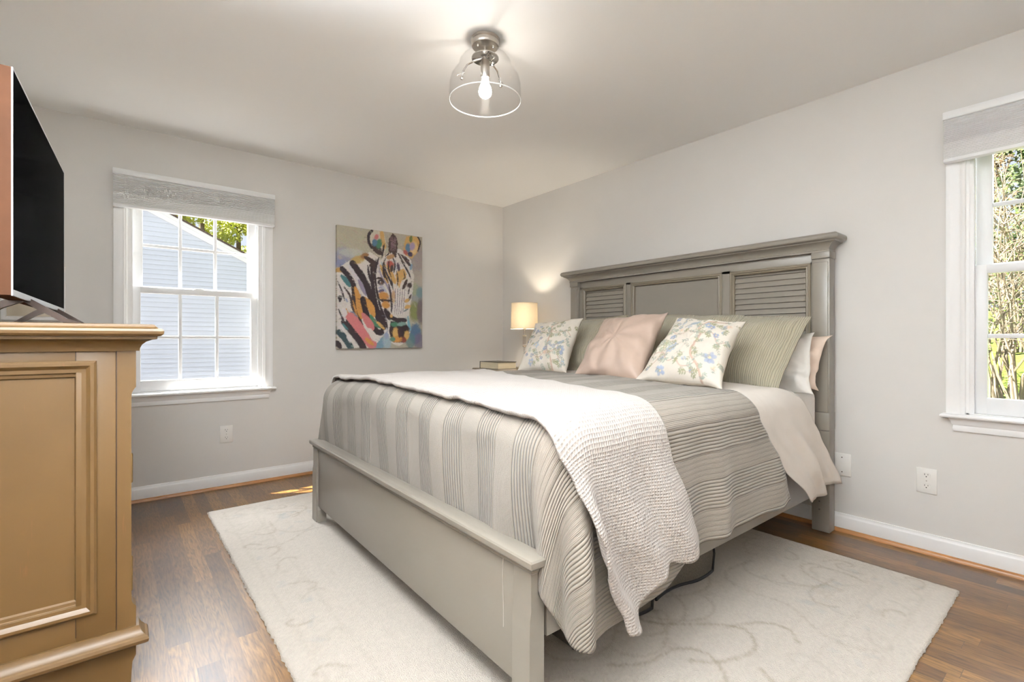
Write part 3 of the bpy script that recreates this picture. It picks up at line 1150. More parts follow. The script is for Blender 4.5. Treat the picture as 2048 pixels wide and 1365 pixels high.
    # brushwork: short dabs of the colour already there
    for k_ in range(1100):
        i_, j_ = pt.rs.randint(0, pt.nx), pt.rs.randint(0, pt.ny)
        cc = pt.c[j_, i_] * (0.8 + 0.36 * pt.rs.rand(3))
        x_, y_ = W * i_ / (pt.nx - 1), H * j_ / (pt.ny - 1)
        a_ = 2.2 + 0.9 * pt.rs.rand()
        L_ = 0.012 + 0.025 * pt.rs.rand()
        pt.stroke([(x_, y_), (x_ + L_ * math.cos(a_), y_ + L_ * math.sin(a_))], 0.004 + 0.004 * pt.rs.rand(), tuple(cc), 0.4, soft=0.004, rough=0.006)
    pt.c *= 0.82
    pt.speckle(0.16)
    # mesh: painted front on a stretched canvas with real sides
    root = thing('wall_painting', 'colourful zebra head painting on an unframed canvas beside the window', 'painting', (1.385, YW, 0.985))
    x0, z0, d = 1.385, 0.987, 0.036
    mb = MB()
    nx, ny = pt.nx, pt.ny
    vs = [(x0 + W * i / (nx - 1), YW - d, z0 + H * j / (ny - 1)) for j in range(ny) for i in range(nx)]
    fs = [(j * nx + i, j * nx + i + 1, (j + 1) * nx + i + 1, (j + 1) * nx + i) for j in range(ny - 1) for i in range(nx - 1)]
    cols = list(pt.c.reshape(-1, 3))
    ring = [i for i in range(nx)] + [j * nx + nx - 1 for j in range(1, ny)] + [(ny - 1) * nx + i for i in range(nx - 2, -1, -1)] + [j * nx for j in range(ny - 2, 0, -1)]
    n0 = len(vs)
    for r in ring:
        vs.append((vs[r][0], YW - 0.002, vs[r][2]))
        cols.append(pt.c.reshape(-1, 3)[r])
    for a in range(len(ring)):
        b = (a + 1) % len(ring)
        fs.append((ring[b], ring[a], n0 + a, n0 + b))
    mb.add(vs, fs)
    o = mb.build('canvas', M['canvas'], root, ang=40, recalc=False)
    set_paint(o, np.array(cols, dtype=np.float32))


make_zebra()

# ------------------------------------------------------------------ small framed picture behind the TV
_r = thing('framed_picture', 'small beige print in a white frame on the wall behind the black TV', 'picture', (-0.36, YW, 1.18))
_m = MB()
_m.sweep([(-0.515, 1.175), (-0.515, 1.50), (-0.245, 1.50), (-0.245, 1.175)], [(0, 0.001), (0, 0.02), (0.018, 0.022), (0.022, 0.012), (0.022, 0.001)],
         lambda p, q, h: (p, YW - h, q), closed=True)
_m.build('frame', M['trim'], _r)
MB().box(-0.50, -0.26, YW - 0.010, YW - 0.002, 1.19, 1.485).build('print', M['picture'], _r, smooth=False)


# ------------------------------------------------------------------ dresser
def make_dresser():
    D = M['dresser']
    yn, yf = 1.90, 3.42          # near and far ends
    xf, xb = 0.045, -0.50        # front and back
    root = thing('dresser', 'tall caramel painted dresser with panelled side and moulded top under the TV', 'dresser', ((xf + xb) / 2, (yn + yf) / 2, 0))
    body = MB()
    body.box(xb + 0.01, 0.0, yn + 0.03, yf - 0.03, 0.13, 1.03)
    for y0, y1 in ((yn, yn + 0.03), (yf - 0.03, yf)):
        body.box(-0.0945, -0.0035, y0, y1, 0.13, 1.03, 0.002)
        body.box(xb, -0.40, y0, y1, 0.13, 1.03, 0.002)
        body.box(-0.402, -0.093, y0 + 0.001, y1, 0.962, 1.03, 0.002)
        body.box(-0.402, -0.093, y0 + 0.001, y1, 0.13, 0.285, 0.002)
    bo = body.build('body', D, root)
    # front corner posts with notched outline
    post = [(-0.001, 0.0), (0.032, 0.0), (0.034, 0.045), (0.036, 0.07), (0.040, 0.078), (0.0445, 0.088), (0.0445, 0.20), (0.0445, 0.238), (0.038, 0.246), (0.034, 0.256),
            (0.033, 0.30), (0.033, 0.86), (0.034, 0.895), (0.038, 0.905), (0.0445, 0.915), (0.0445, 1.03), (-0.001, 1.03)]
    for y0 in (yn - 0.001, yf - 0.05):
        MB().prism(post, (y0, y0 + 0.052), lambda p, q, e: (p, e, q)).build('corner_post', D, root, ang=25)
    # back legs
    for y0 in (yn, yf - 0.05):
        MB().box(xb, xb + 0.05, y0, y0 + 0.05, 0, 0.14, 0.003).build('leg', D, root)
    # side panel and its raised moulding (both ends)
    for sgn, y in ((1, yn), (-1, yf)):
        MB().box(-0.40, -0.0945, y + sgn * 0.014, y + sgn * 0.024, 0.28, 0.965).build('side_panel', D, root, smooth=False)
        pf = [(-0.014, -0.001), (-0.014, 0.006), (-0.008, 0.011), (0.000, 0.011), (0.006, 0.004), (0.010, 0.001), (0.020, 0.000), (0.024, -0.006), (0.032, -0.008), (0.036, -0.014)]
        MB().sweep([(-0.418, 0.262), (-0.418, 0.984), (-0.062, 0.984), (-0.062, 0.262)], pf,
                   lambda p, q, h: (p, y - sgn * h, q), closed=True).build('panel_moulding', D, root, ang=30)
    # fine dark glaze joints on the visible side
    gl = MB()
    gl.box(-0.0035, -0.0005, yn + 0.0005, yn + 0.01, 0.13, 1.03)
    gl.box(-0.0955, -0.0935, yn - 0.0004, yn + 0.01, 0.985, 1.03)
    gl.box(-0.0955, -0.0935, yn - 0.0004, yn + 0.01, 0.19, 0.25)
    gl.build('glaze_joint', M['dresser_line'], root, smooth=False)
    for z0, z1 in ((0.607, 0.70), (0.265, 0.375)):
        MB().lathe((0.034, yn + 0.058, 0), [(0, z0), (0.003, z0), (0.0042, z0 + 0.004), (0.0042, z1 - 0.004), (0.003, z1), (0, z1)], 12).build('hinge', M['hinge'], root)
    # top with cove under it
    U = [(xb, yf), (xf, yf), (xf, yn), (xb, yn)]
    U = list(reversed(U))        # near side, front, far side: right-hand normal points outwards
    top = MB()
    top.sweep(U, [(-0.02, 1.070), (0.050, 1.070), (0.060, 1.072), (0.066, 1.078), (0.067, 1.086), (0.063, 1.093), (0.052, 1.096), (0.048, 1.100), (0.044, 1.106), (0.038, 1.108), (-0.02, 1.108)], zfn)
    top.box(xb, xf - 0.01, yn + 0.01, yf - 0.01, 1.070, 1.1079)
    top.build('top', D, root, ang=30)
    cv = MB()
    cv.sweep(U, [(-0.01, 1.026), (0.008, 1.026), (0.009, 1.034), (0.014, 1.045), (0.024, 1.054), (0.038, 1.060), (0.050, 1.062), (0.051, 1.071), (-0.01, 1.071)], zfn)
    cv.build('cove_moulding', D, root, ang=30)
    bm_ = MB()
    bm_.sweep([(xb, yn), (xf, yn), (xf, yn + 0.055)], [(-0.01, 0.125), (0.022, 0.125), (0.029, 0.130), (0.031, 0.139), (0.028, 0.147), (0.022, 0.150), (0.021, 0.153), (0.014, 0.160), (0.009, 0.170), (0.007, 0.178), (-0.01, 0.178)], zfn)
    bm_.build('base_moulding', D, root, ang=30)
    pl = MB()
    pl.box(xb + 0.04, -0.001, yn + 0.004, yn + 0.024, 0.02, 0.128)
    pl.box(0.0, 0.02, yn + 0.05, yf - 0.05, 0.055, 0.128)
    pl.build('plinth', D, root)
    # drawer fronts with knobs
    ys = [yn + 0.055, yn + 0.055 + 0.47, yn + 0.055 + 0.94, yf - 0.055]
    for c in range(3):
        for z0, z1, kz in ((0.64, 1.01, None), (0.42, 0.625, 0.523), (0.195, 0.405, None)):
            d = MB()
            d.box(0.0, 0.024, ys[c] + 0.004, ys[c + 1] - 0.004, z0, z1, 0.003)
            d.box(0.020, 0.0285, ys[c] + 0.03, ys[c + 1] - 0.03, z0 + 0.03, z1 - 0.03, 0.003)
            df = d.build('drawer', D, root)
            if kz:
                for ky in ((ys[c] + ys[c + 1]) / 2,):
                    MB().lathe((0.028, ky, kz), [(0, 0.0), (0.009, 0.0), (0.009, 0.003), (0.0055, 0.007), (0.0055, 0.014), (0.015, 0.023), (0.017, 0.028), (0.015, 0.032), (0, 0.033)], 20, '-x').build('knob', M['pewter'], df)
    return root


make_dresser()


# ------------------------------------------------------------------ television
def make_tv():
    # screen plane from the near edge to the far edge
    A = Vector((-0.2515, 2.135, 0))
    Bv = Vector((-0.209, 3.32, 0))
    t = (Bv - A).normalized()
    n = Vector((t.y, -t.x, 0))        # towards the bed
    Wd = (Bv - A).length
    z0, z1 = 1.196, 1.902
    root = thing('television', 'large black flat screen TV angled on top of the caramel dresser', 'television', (-0.23, 2.7, 1.108))

    def L(p, q, h):
        v = A + t * p + n * h
        return (v.x, v.y, q)

    def bx(p0, p1, q0, q1, h0, h1):
        m = MB()
        vs = [L(p, q, h) for h in (h0, h1) for p, q in ((p0, q0), (p1, q0), (p1, q1), (p0, q1))]
        m.add(vs, [(0, 1, 2, 3), (7, 6, 5, 4), (0, 4, 5, 1), (1, 5, 6, 2), (2, 6, 7, 3), (3, 7, 4, 0)])
        return m
    bx(0.0035, Wd - 0.0035, z0 + 0.018, z1 - 0.0035, -0.0029, 0.0).build('screen', M['screen'], root, smooth=False)
    fr = MB()
    fr.sweep([(0, z0), (0, z1), (Wd, z1), (Wd, z0)], [(0, -0.003), (0, 0.001), (0.0025, 0.0015), (0.004, -0.0005), (0.004, -0.003)], L, closed=True)
    fr.build('bezel', M['tv_silver'], root)
    lo = bx(0.004, Wd - 0.004, z0 + 0.002, z0 + 0.019, -0.010, 0.002)
    lo.build('lower_bezel', M['tv_silver'], root, smooth=False)
    hs = bx(0.0, Wd, z0 + 0.002, z1, -0.055, -0.003)
    hs.build('back_housing', M['tv_edge'], root, smooth=False)
    for p in (0.30, Wd - 0.22):
        lg = MB()
        for h0, h1 in ((-0.03, 0.145), (-0.03, -0.19)):
            pts = [L(p, z0 + 0.012, h0 * 0.6), L(p, z0 - 0.012, h0 + (h1 - h0) * 0.25), L(p, 1.128, h0 + (h1 - h0) * 0.72), L(p, 1.1135, h1)]
            vs = []
            for i, q in enumerate(pts):
                th = (0.012, 0.013, 0.011, 0.005)[i]
                for dp, dz in ((-0.014, th), (0.014, th), (0.014, -th), (-0.014, -th)):
                    w = Vector(q) + t * dp + Vector((0, 0, dz))
                    vs.append(w[:])
            fs = [(0, 1, 2, 3), (12, 15, 14, 13)]
            for i in range(3):
                for k in range(4):
                    m2 = (k + 1) % 4
                    fs.append((i * 4 + k, i * 4 + m2, i * 4 + 4 + m2, i * 4 + 4 + k))
            lg.add(vs, fs)
        lg.build('stand_leg', M['tv_leg'], root, ang=50)


make_tv()


# ------------------------------------------------------------------ ceiling light
def make_ceiling_light():
    cx, cy = 1.31, 1.81
    root = thing('ceiling_light', 'lit brushed nickel ceiling light with a clear glass bell shade', 'ceiling light', (cx, cy, ZC))
    c = (cx, cy, 0)
    cn = MB().lathe(c, [(0, ZC - 0.0005), (0.064, ZC - 0.0005), (0.066, ZC - 0.004), (0.066, ZC - 0.013), (0.063, ZC - 0.016), (0.063, ZC - 0.030), (0.060, ZC - 0.036), (0.052, ZC - 0.039), (0, ZC - 0.040)], 48)
    cn.build('canopy', M['steel'], root, ang=25)
    st = MB()
    st.lathe(c, [(0, 2.402), (0.007, 2.402), (0.007, 2.372), (0.022, 2.368), (0.050, 2.362), (0.062, 2.354), (0.062, 2.350), (0.02, 2.352), (0.008, 2.345), (0.008, 2.318), (0, 2.318)], 40)
    for k in range(3):
        a = math.radians(60 + 120 * k)
        st.lathe((cx + 0.04 * math.cos(a), cy + 0.04 * math.sin(a), 0), [(0, 2.402), (0.005, 2.402), (0.006, 2.396), (0.004, 2.390), (0, 2.389)], 12)
    st.build('stem', M['chrome'], root, ang=30)
    for k in range(3):
        a = math.radians(12 + 120 * k)
        ca, sa = math.cos(a), math.sin(a)
        q = lambda r, z: (cx + r * ca, cy + r * sa, z)
        ar = MB().tube([q(0.012, 2.352), q(0.05, 2.346), q(0.085, 2.330), q(0.106, 2.300), q(0.110, 2.272)], 0.0042, 8)
        ar.tube([q(0.096, 2.294), q(0.134, 2.284)], 0.0036, 8)
        arm = ar.build('arm', M['chrome'], root)
        MB().lathe(q(0.110, 2.270), [(0, -0.009), (0.006, -0.006), (0.008, 0.0), (0.006, 0.006), (0, 0.009)], 14).build('finial', M['chrome'], arm)
    MB().lathe(c, [(0, 2.345), (0.017, 2.343), (0.021, 2.335), (0.021, 2.268), (0.019, 2.262), (0, 2.262)], 28).build('socket', M['steel'], root)
    g = MB()
    prof = [(0.060, 2.360), (0.085, 2.358), (0.106, 2.349), (0.118, 2.332), (0.122, 2.314), (0.128, 2.298), (0.143, 2.280), (0.156, 2.260), (0.163, 2.232), (0.1645, 2.195), (0.1645, 2.158)]
    inn = [(r - 0.003, z - 0.001) for r, z in reversed(prof)]
    g.lathe(c, prof + [(0.163, 2.155)] + inn + [prof[0]], 64)
    g.build('glass_shade', M['lamp_glass'], root, ang=80)
    rm = MB()
    rm.lathe(c, [(0.1612, 2.1575), (0.163, 2.1545), (0.1652, 2.1575), (0.163, 2.160), (0.1612, 2.1575)], 64)
    rm.build('shade_rim', M['rim_glass'], root)
    b = MB().lathe(c, [(0, 2.170), (0.016, 2.173), (0.027, 2.184), (0.030, 2.199), (0.027, 2.215), (0.018, 2.236), (0.014, 2.262), (0, 2.262)], 28)
    b.build('bulb', M['bulb'], root)


M['rim_glass'] = plain('glass_rim', rgb(240, 242, 242), 0.08, spec=0.8, nscale=5, nvar=0.01)
make_ceiling_light()


# ------------------------------------------------------------------ nightstand, lamp, book
def make_nightstand():
    root = thing('nightstand', 'weathered wood nightstand in the corner between bed and wall', 'nightstand', (2.88, 3.50, 0))
    MB().box(2.655, 3.095, 3.08, 3.885, 0.762, 0.790, 0.008).build('top', M['night'], root)
    MB().box(2.69, 3.09, 3.11, 3.855, 0.14, 0.762, 0.003).build('body', M['night'], root)
    for z0, z1 in ((0.46, 0.74), (0.17, 0.44)):
        d = MB().box(2.672, 2.69, 3.14, 3.825, z0, z1, 0.004).build('drawer', M['night'], root)
        for ky in (3.33, 3.63):
            MB().lathe((2.672, ky, (z0 + z1) / 2), [(0, 0), (0.007, 0), (0.006, 0.012), (0.014, 0.02), (0.012, 0.028), (0, 0.029)], 16, 'x').build('knob', M['pewter'], d)
    for x in (2.745, 3.05):
        for y in (3.11, 3.815):
            MB().box(x, x + 0.04, y, y + 0.04, 0, 0.142, 0.003).build('leg', M['night'], root)


make_nightstand()


def make_table_lamp():
    x, y, z = 2.875, 3.365, 0.790
    root = thing('table_lamp', 'lit table lamp with cream drum shade and crystal stem on the nightstand', 'lamp', (x, y, z))
    c = (x, y, 0)
    MB().box(x - 0.055, x + 0.055, y - 0.055, y + 0.055, z, z + 0.02, 0.004).build('base', M['steel'], root)
    MB().lathe(c, [(0, z + 0.02), (0.014, z + 0.02), (0.009, z + 0.03), (0.009, 0.995), (0, 0.995)], 24).build('rod', M['steel'], root)
    for h in (0.995, 1.090):
        col = MB()
        col.lathe(c, [(0, h), (0.017, h), (0.021, h + 0.004), (0.017, h + 0.009), (0.014, h + 0.013), (0.02, h + 0.017), (0, h + 0.02)], 24)
        col.build('collar', M['steel'], root)
    col = MB()
    col.lathe(c, [(0, 1.110), (0.009, 1.110), (0.009, 1.150), (0.016, 1.155), (0.016, 1.20), (0, 1.20)], 20)
    col.build('socket', M['steel'], root)
    MB().lathe(c, [(0, 1.0145), (0.0155, 1.0145), (0.0155, 1.0905), (0, 1.0905)], 24).build('crystal_stem', M['crystal'], root)
    sh = MB()
    sh.lathe(c, [(0.123, 1.160), (0.118, 1.392), (0.1165, 1.392), (0.1215, 1.160), (0.123, 1.160)], 56)
    shd = sh.build('lamp_shade', M['lamp_shade'], root, ang=60)
    for zz, r in ((1.160, 0.1235), (1.389, 0.1185)):
        tr = MB()
        tr.lathe(c, [(r - 0.002, zz - 0.002), (r + 0.001, zz - 0.002), (r + 0.001, zz + 0.004), (r - 0.002, zz + 0.004), (r - 0.002, zz - 0.002)], 56)
        tr.build('shade_ring', M['lamp_shade'], shd)
    tr = MB()
    for k in range(3):
        a = 2 * PI * k / 3 + 0.4
        tr.tube([(x + 0.014 * math.cos(a), y + 0.014 * math.sin(a), 1.19), (x + 0.119 * math.cos(a), y + 0.119 * math.sin(a), 1.205)], 0.0015, 6)
    tr.build('shade_spider', M['steel'], shd)
    MB().lathe(c, [(0, 1.200), (0.012, 1.202), (0.014, 1.225), (0.024, 1.250), (0.027, 1.268), (0.022, 1.288), (0, 1.297)], 24).build('bulb', M['table_bulb'], root)


make_table_lamp()
_r = thing('book', 'thick dark covered book lying flat on the nightstand', 'book', (2.75, 3.58, 0.79))
_m = MB()
_m.box(2.668, 2.885, 3.49, 3.775, 0.790, 0.794, 0.001)
_m.box(2.668, 2.885, 3.49, 3.775, 0.852, 0.857, 0.001)
_m.box(2.668, 2.885, 3.770, 3.777, 0.790, 0.857, 0.002)
_m.build('cover', M['book_cover'], _r)
MB().box(2.672, 2.880, 3.494, 3.770, 0.794, 0.852).build('pages', M['book_pages'], _r, smooth=False)


# ------------------------------------------------------------------ bed frame
def make_bed():
    Bm = M['bed']
    root = thing('bed', 'king bed frame painted taupe with louvered headboard and low plain footboard', 'bed', (1.98, 1.945, 0))
    hb = MB()
    hb.box(3.066, 3.092, 1.03, 2.86, 0.25, 1.545)
    hb.box(3.04, 3.08, 1.04, 2.85, 1.482, 1.546, 0.001)
    hb.box(3.04, 3.08, 1.04, 2.85, 0.60, 0.86, 0.001)
    for y0, y1 in ((1.040, 1.072), (1.532, 1.592), (2.302, 2.357), (2.799, 2.850)):
        hb.box(3.04, 3.08, y0, y1, 0.80, 1.50, 0.001)
    head = hb.build('headboard', Bm, root)
    for y0 in (0.970, 2.836):
        p = MB()
        p.box(3.02, 3.10, y0, y0 + 0.088, 0, 1.546, 0.004)
        p.box(3.012, 3.10, y0 + 0.006, y0 + 0.082, 0.66, 1.49, 0.004)
        p.box(3.008, 3.10, y0 - 0.005, y0 + 0.088, 1.508, 1.546, 0.004)
        p.box(3.010, 3.10, y0 - 0.003, y0 + 0.088, 0.56, 0.66, 0.006)
        p.build('post', Bm, head)
    cr = MB()
    path = [(3.10, 2.917), (3.02, 2.917), (3.02, 0.978), (3.10, 0.978)]
    cr.sweep(path, [(-0.01, 1.545), (0.010, 1.545), (0.011, 1.553), (0.009, 1.556), (0.012, 1.566), (0.022, 1.580), (0.036, 1.590), (0.046, 1.594), (0.049, 1.599), (0.057, 1.601),
                    (0.064, 1.607), (0.067, 1.615), (0.066, 1.625), (0.060, 1.633), (0.050, 1.638), (-0.01, 1.640)], zfn)
    cr.box(3.02, 3.10, 0.978, 2.917, 1.546, 1.6399)
    cr.build('crown_moulding', Bm, head, ang=28)
    pf = [(-0.004, 0.0), (-0.004, 0.006), (0.002, 0.011), (0.009, 0.010), (0.013, 0.004), (0.018, 0.006), (0.023, 0.002), (0.026, -0.008), (0.027, -0.026)]
    for y0, y1, kind in ((1.072, 1.532, 1), (1.592, 2.302, 0), (2.357, 2.799, 1)):
        MB().sweep([(y0, 0.86), (y0, 1.488), (y1, 1.488), (y1, 0.86)], pf, lambda p, q, h: (3.04 - h, p, q), closed=True).build('panel_moulding', M['bed_dark'], head, ang=30)
        if kind:
            lv = MB()
            z = 0.88
            while z < 1.462:
                zz = min(z + 0.0385, 1.466)
                lv.prism([(3.046, z), (3.052, z - 0.002), (3.066, zz - 0.004), (3.060, zz)], (y0 + 0.024, y1 - 0.024), lambda p, q, e: (p, e, q))
                z += 0.0335
            lv.build('louver_panel', Bm, head, smooth=False)
        else:
            MB().box(3.054, 3.07, y0 + 0.02, y1 - 0.02, 0.87, 1.47).build('centre_panel', Bm, head, smooth=False)
    # footboard, standing very slightly askew
    def askew(m):
        m.v = [(x + (y - 1.95) * 0.016, y, z) for x, y, z in m.v]
        return m
    fb = MB()
    fb.box(0.882, 0.907, 1.04, 2.89, 0.100, 0.455, 0.002)
    foot = askew(fb).build('footboard', Bm, root)
    cp = MB()
    cp.sweep([(0.8785, 0.978), (0.9050, 0.978), (0.9050, 2.945), (0.8785, 2.945)],
             [(-0.01, 0.431), (0.004, 0.431), (0.007, 0.435), (0.006, 0.441), (0.010, 0.446), (0.017, 0.450), (0.020, 0.453), (0.021, 0.461), (0.021, 0.469), (0.018, 0.474), (0.012, 0.476), (-0.01, 0.476)],
             zfn, closed=True)
    cp.box(0.874, 0.910, 0.978, 2.945, 0.432, 0.4758)
    askew(cp).build('cap_rail', Bm, foot, ang=30)
    for s, y0, y1 in ((1, 0.978, 1.054), (-1, 2.945, 2.869)):
        lg = MB()
        yl, yh = min(y0, y1), max(y0, y1)
        lg.prism([(0.875, 0.434), (0.875, 0.33), (0.871, 0.305), (0.870, 0.28), (0.869, 0.0135), (0.922, 0.0135), (0.922, 0.434)], (yl, yh), lambda p, q, e: (p, e, q))
        ya, yb = (y1, y1 + 0.016) if s > 0 else (y1 - 0.016, y1)
        lg.prism([(ya, 0.0135), (yb, 0.0135), (yb, 0.085), (ya, 0.11)] if s > 0 else [(yb, 0.0135), (yb, 0.11), (ya, 0.085), (ya, 0.0135)], (0.873, 0.921), lambda p, q, e: (e, p, q))
        askew(lg).build('leg', Bm, foot, ang=20)
    for y0, y1 in ((0.984, 1.010), (2.900, 2.926)):
        rl = MB().box(0.922, 3.02, y0, y1, 0.238, 0.445, 0.003).build('side_rail', Bm, root)
        ys = y0 - 0.0 if y0 < 2 else y1
        for bx_, bz in ((0.955, 0.308), (2.965, 0.31), (2.985, 0.37)):
            bt = MB()
            bt.lathe((bx_, ys, bz), [(0, 0.0), (0.008, 0.0), (0.008, 0.001), (0.0055, 0.002), (0.004, 0.0005), (0, 0.0005)], 16, '-y')
            if y0 < 2:
                bt.build('bolt', M['brass'], rl)
    for z in (0.12, 0.165):
        hl = MB()
        hl.lathe((3.02, 1.02, z), [(0, 0.0), (0.004, 0), (0.004, 0.0006), (0, 0.0006)], 10, 'x')
        hl.build('screw_hole', M['slot'], head)
    return root


make_bed()
top_mesh(MB().box(0.965, 3.0, 1.045, 2.845, 0.30, 0.515, 0.02, 3), 'box_spring', M['box_spring'], 'cream fabric box foundation under the mattress inside the bed frame', 'box spring')
top_mesh(MB().box(0.975, 2.995, 1.018, 2.872, 0.515, 0.795, 0.055, 5), 'mattress', M['mattress'], 'thick mattress in a white fitted sheet on the taupe bed', 'mattress', ang=60)

# ------------------------------------------------------------------ draped bedding
A0, YS, YE, RB = 1.035, 1.03, 2.86, 0.09
ARC = RB * PI / 2


def ztop(x, y):
    return 0.828 + 0.010 * nz(x * 2.3, y * 2.1, 3.1) + 0.006 * nz(x * 6, y * 5, 8.0) + 0.012 * sstep(y, 1.03, 1.6) * sstep(2.9 - y, 0.0, 0.4) - 0.022 * sstep(y, 2.2, 2.86)


def bedpos(a, s, off, amp=1.0, ph=0.0, fy=1.0):
    ea = max(0.0, A0 - a)
    es = YS - s if s < YS else (YE - s if s > YE else 0.0)
    x, y = max(a, A0), min(max(s, YS), YE)
    zt = ztop(x, y) + off
    x += (y - 1.95) * 0.016 * sstep(A0 + 0.3 - a, 0.0, 0.3)
    D = math.hypot(ea, es)
    if D < 1e-7:
        return Vector((x, y, zt))
    nx_, ny_ = -ea / D, -es / D
    R = RB + off
    if D < ARC:
        th = D / RB
        h, v = R * math.sin(th), R * (1 - math.cos(th))
    else:
        h, v = R, R + (D - ARC)
    t = sstep(D, 0.10, 0.50)
    side = ny_ * ny_
    q = a * 1.0
    fold = 0.5 + 0.5 * math.sin(q * 15.0 + 2.2 * nz(q * 3, 4.0 + ph) + ph)
    fold = fold ** 1.3
    h += fy * t * side * (amp * 0.030 * fold + 0.006)
    # corner lobes
    ang = math.atan2(-ny_, -nx_)          # 0 = foot, pi/2 = right side
    lobe = (2 * abs(nx_ * ny_)) ** 1.2
    h += t * lobe * (0.035 + 0.028 * math.sin(ang * 7.0 - 1.2))
    # slight bulge of the foot face above the footboard
    h += nx_ * nx_ * (0.012 * math.sin(PI * min(1.0, D / 0.42)) + 0.022 * nz(y * 5.5, D * 2.2, 2.0) * sstep(D, 0.05, 0.2))
    return Vector((x + nx_ * h, y + ny_ * h, zt - v))


def interp(x, tab):
    if x <= tab[0][0]:
        return tab[0][1]
    for (a, b), (c, d) in zip(tab[:-1], tab[1:]):
        if x <= c:
            t = (x - a) / (c - a)
            t = t * t * (3 - 2 * t) * 0.5 + t * 0.5
            return b + (d - b) * t
    return tab[-1][1]


def drape(name, material, fn, nu, nv, label, cat, thick):
    mb = MB()
    uv = []
    for j in range(nv + 1):
        for i in range(nu + 1):
            p, w = fn(i / nu, j / nv)
            mb.v.append(tuple(p))
            uv.append(w)
    mb.f = [(j * (nu + 1) + i, j * (nu + 1) + i + 1, (j + 1) * (nu + 1) + i + 1, (j + 1) * (nu + 1) + i) for j in range(nv) for i in range(nu)]
    mb.uv = uv
    o = top_mesh(mb, name, material, label, cat, ang=180, recalc=False)
    md = o.modifiers.new('thick', 'SOLIDIFY')
    md.thickness = thick
    md.offset = 0.0
    return o


# top sheet: under the quilt, hanging at the head end of the right side
def f_sheet(u, v):
    dr = 0.62
    s = (YE + 0.35) + ((YS - dr) - (YE + 0.35)) * v
    es = max(0.0, YS - s)
    aF = interp(es, [(0.0, 1.85), (0.08, 1.9), (0.2, 2.05), (0.40, 2.32), (0.62, 2.57)])
    aB = interp(es, [(0.0, 2.42), (0.06, 2.50), (0.12, 2.58), (0.205, 2.66), (0.30, 2.745), (0.42, 2.825), (0.62, 2.93)])
    if s > 1.2:
        aB = 2.42 + 0.3 * sstep(s, 1.2, 1.6)
    a = aF + (aB - aF) * u
    cut = (0.060 * u + 0.008 * math.sin(u * 11) + 0.035 * max(0.0, 1 - u / 0.14) ** 2) * sstep(es, 0.3, 0.62)
    s2 = s + cut
    p = bedpos(a, s2, 0.004, 0.75, 1.3)
    if es > 0.1:
        p.y -= sstep(u, 0.04, 0.4) * sstep(es, 0.06, 0.5) * (0.012 + 0.014 * math.sin(u * 12 + 1.0 + 2 * es) + 0.010 * math.sin(u * 23 + 4 * es))
    return p, (a, s2)


drape('bed_sheet', M['sheet'], f_sheet, 60, 150, 'cream top sheet showing between quilt and pillows, corner hanging over the side', 'sheet', 0.003)
_th = MB().tube([(2.585, 0.915, 0.296), (2.589, 0.913, 0.262), (2.586, 0.914, 0.240), (2.590, 0.915, 0.215)], 0.0008, 5)
_th.build('loose_thread', M['thread'], bpy.data.objects['bed_sheet'])


def f_quilt(u, v):
    dr, dl = 0.545, 0.48
    s = (YE + dl) + ((YS - dr) - (YE + dl)) * v
    es = max(0.0, YS - s)
    aB = interp(es, [(0.0, 2.035), (0.05, 2.035), (0.14, 2.07), (0.23, 2.14), (0.34, 2.215), (0.45, 2.29), (0.56, 2.36)])
    if s > YS:
        aB = interp(s, [(1.03, 2.035), (1.5, 2.045), (2.0, 2.14), (2.4, 2.16), (2.86, 2.02), (3.3, 2.0)])
    aF = A0 - 0.475
    a = aF + (aB - aF) * u
    # the hem droops lower towards the foot corner
    es2 = es * (1 + 0.20 * sstep(1.55 - a, 0.0, 0.40))
    ea = A0 - a
    if ea > 0 and es2 > 0:
        ph = math.atan2(es2, ea)
        rect = min(0.475 / max(1e-6, math.cos(ph)), 0.654 / max(1e-6, math.sin(ph)))
        want = 0.475 + (0.654 - 0.475) * sstep(ph, 0.15, 1.15)
        k = 1 + (want / rect - 1) * sstep(math.hypot(ea, es2) / rect, 0.15, 1.0)
        ea, es2 = ea * k, es2 * k
        a = A0 - ea
    s2 = s - es2 + es
    s2 += 0.012 * nz(a * 7, 1.0) * sstep(es, 0.3, 0.545)
    p = bedpos(a, s2, 0.016, 1.0)
    return p, (a, s2)


drape('quilt', M['quilt'], f_quilt, 190, 300, 'sage grey ribbed quilt spread over the bed and tucked behind the footboard', 'quilt', 0.010)


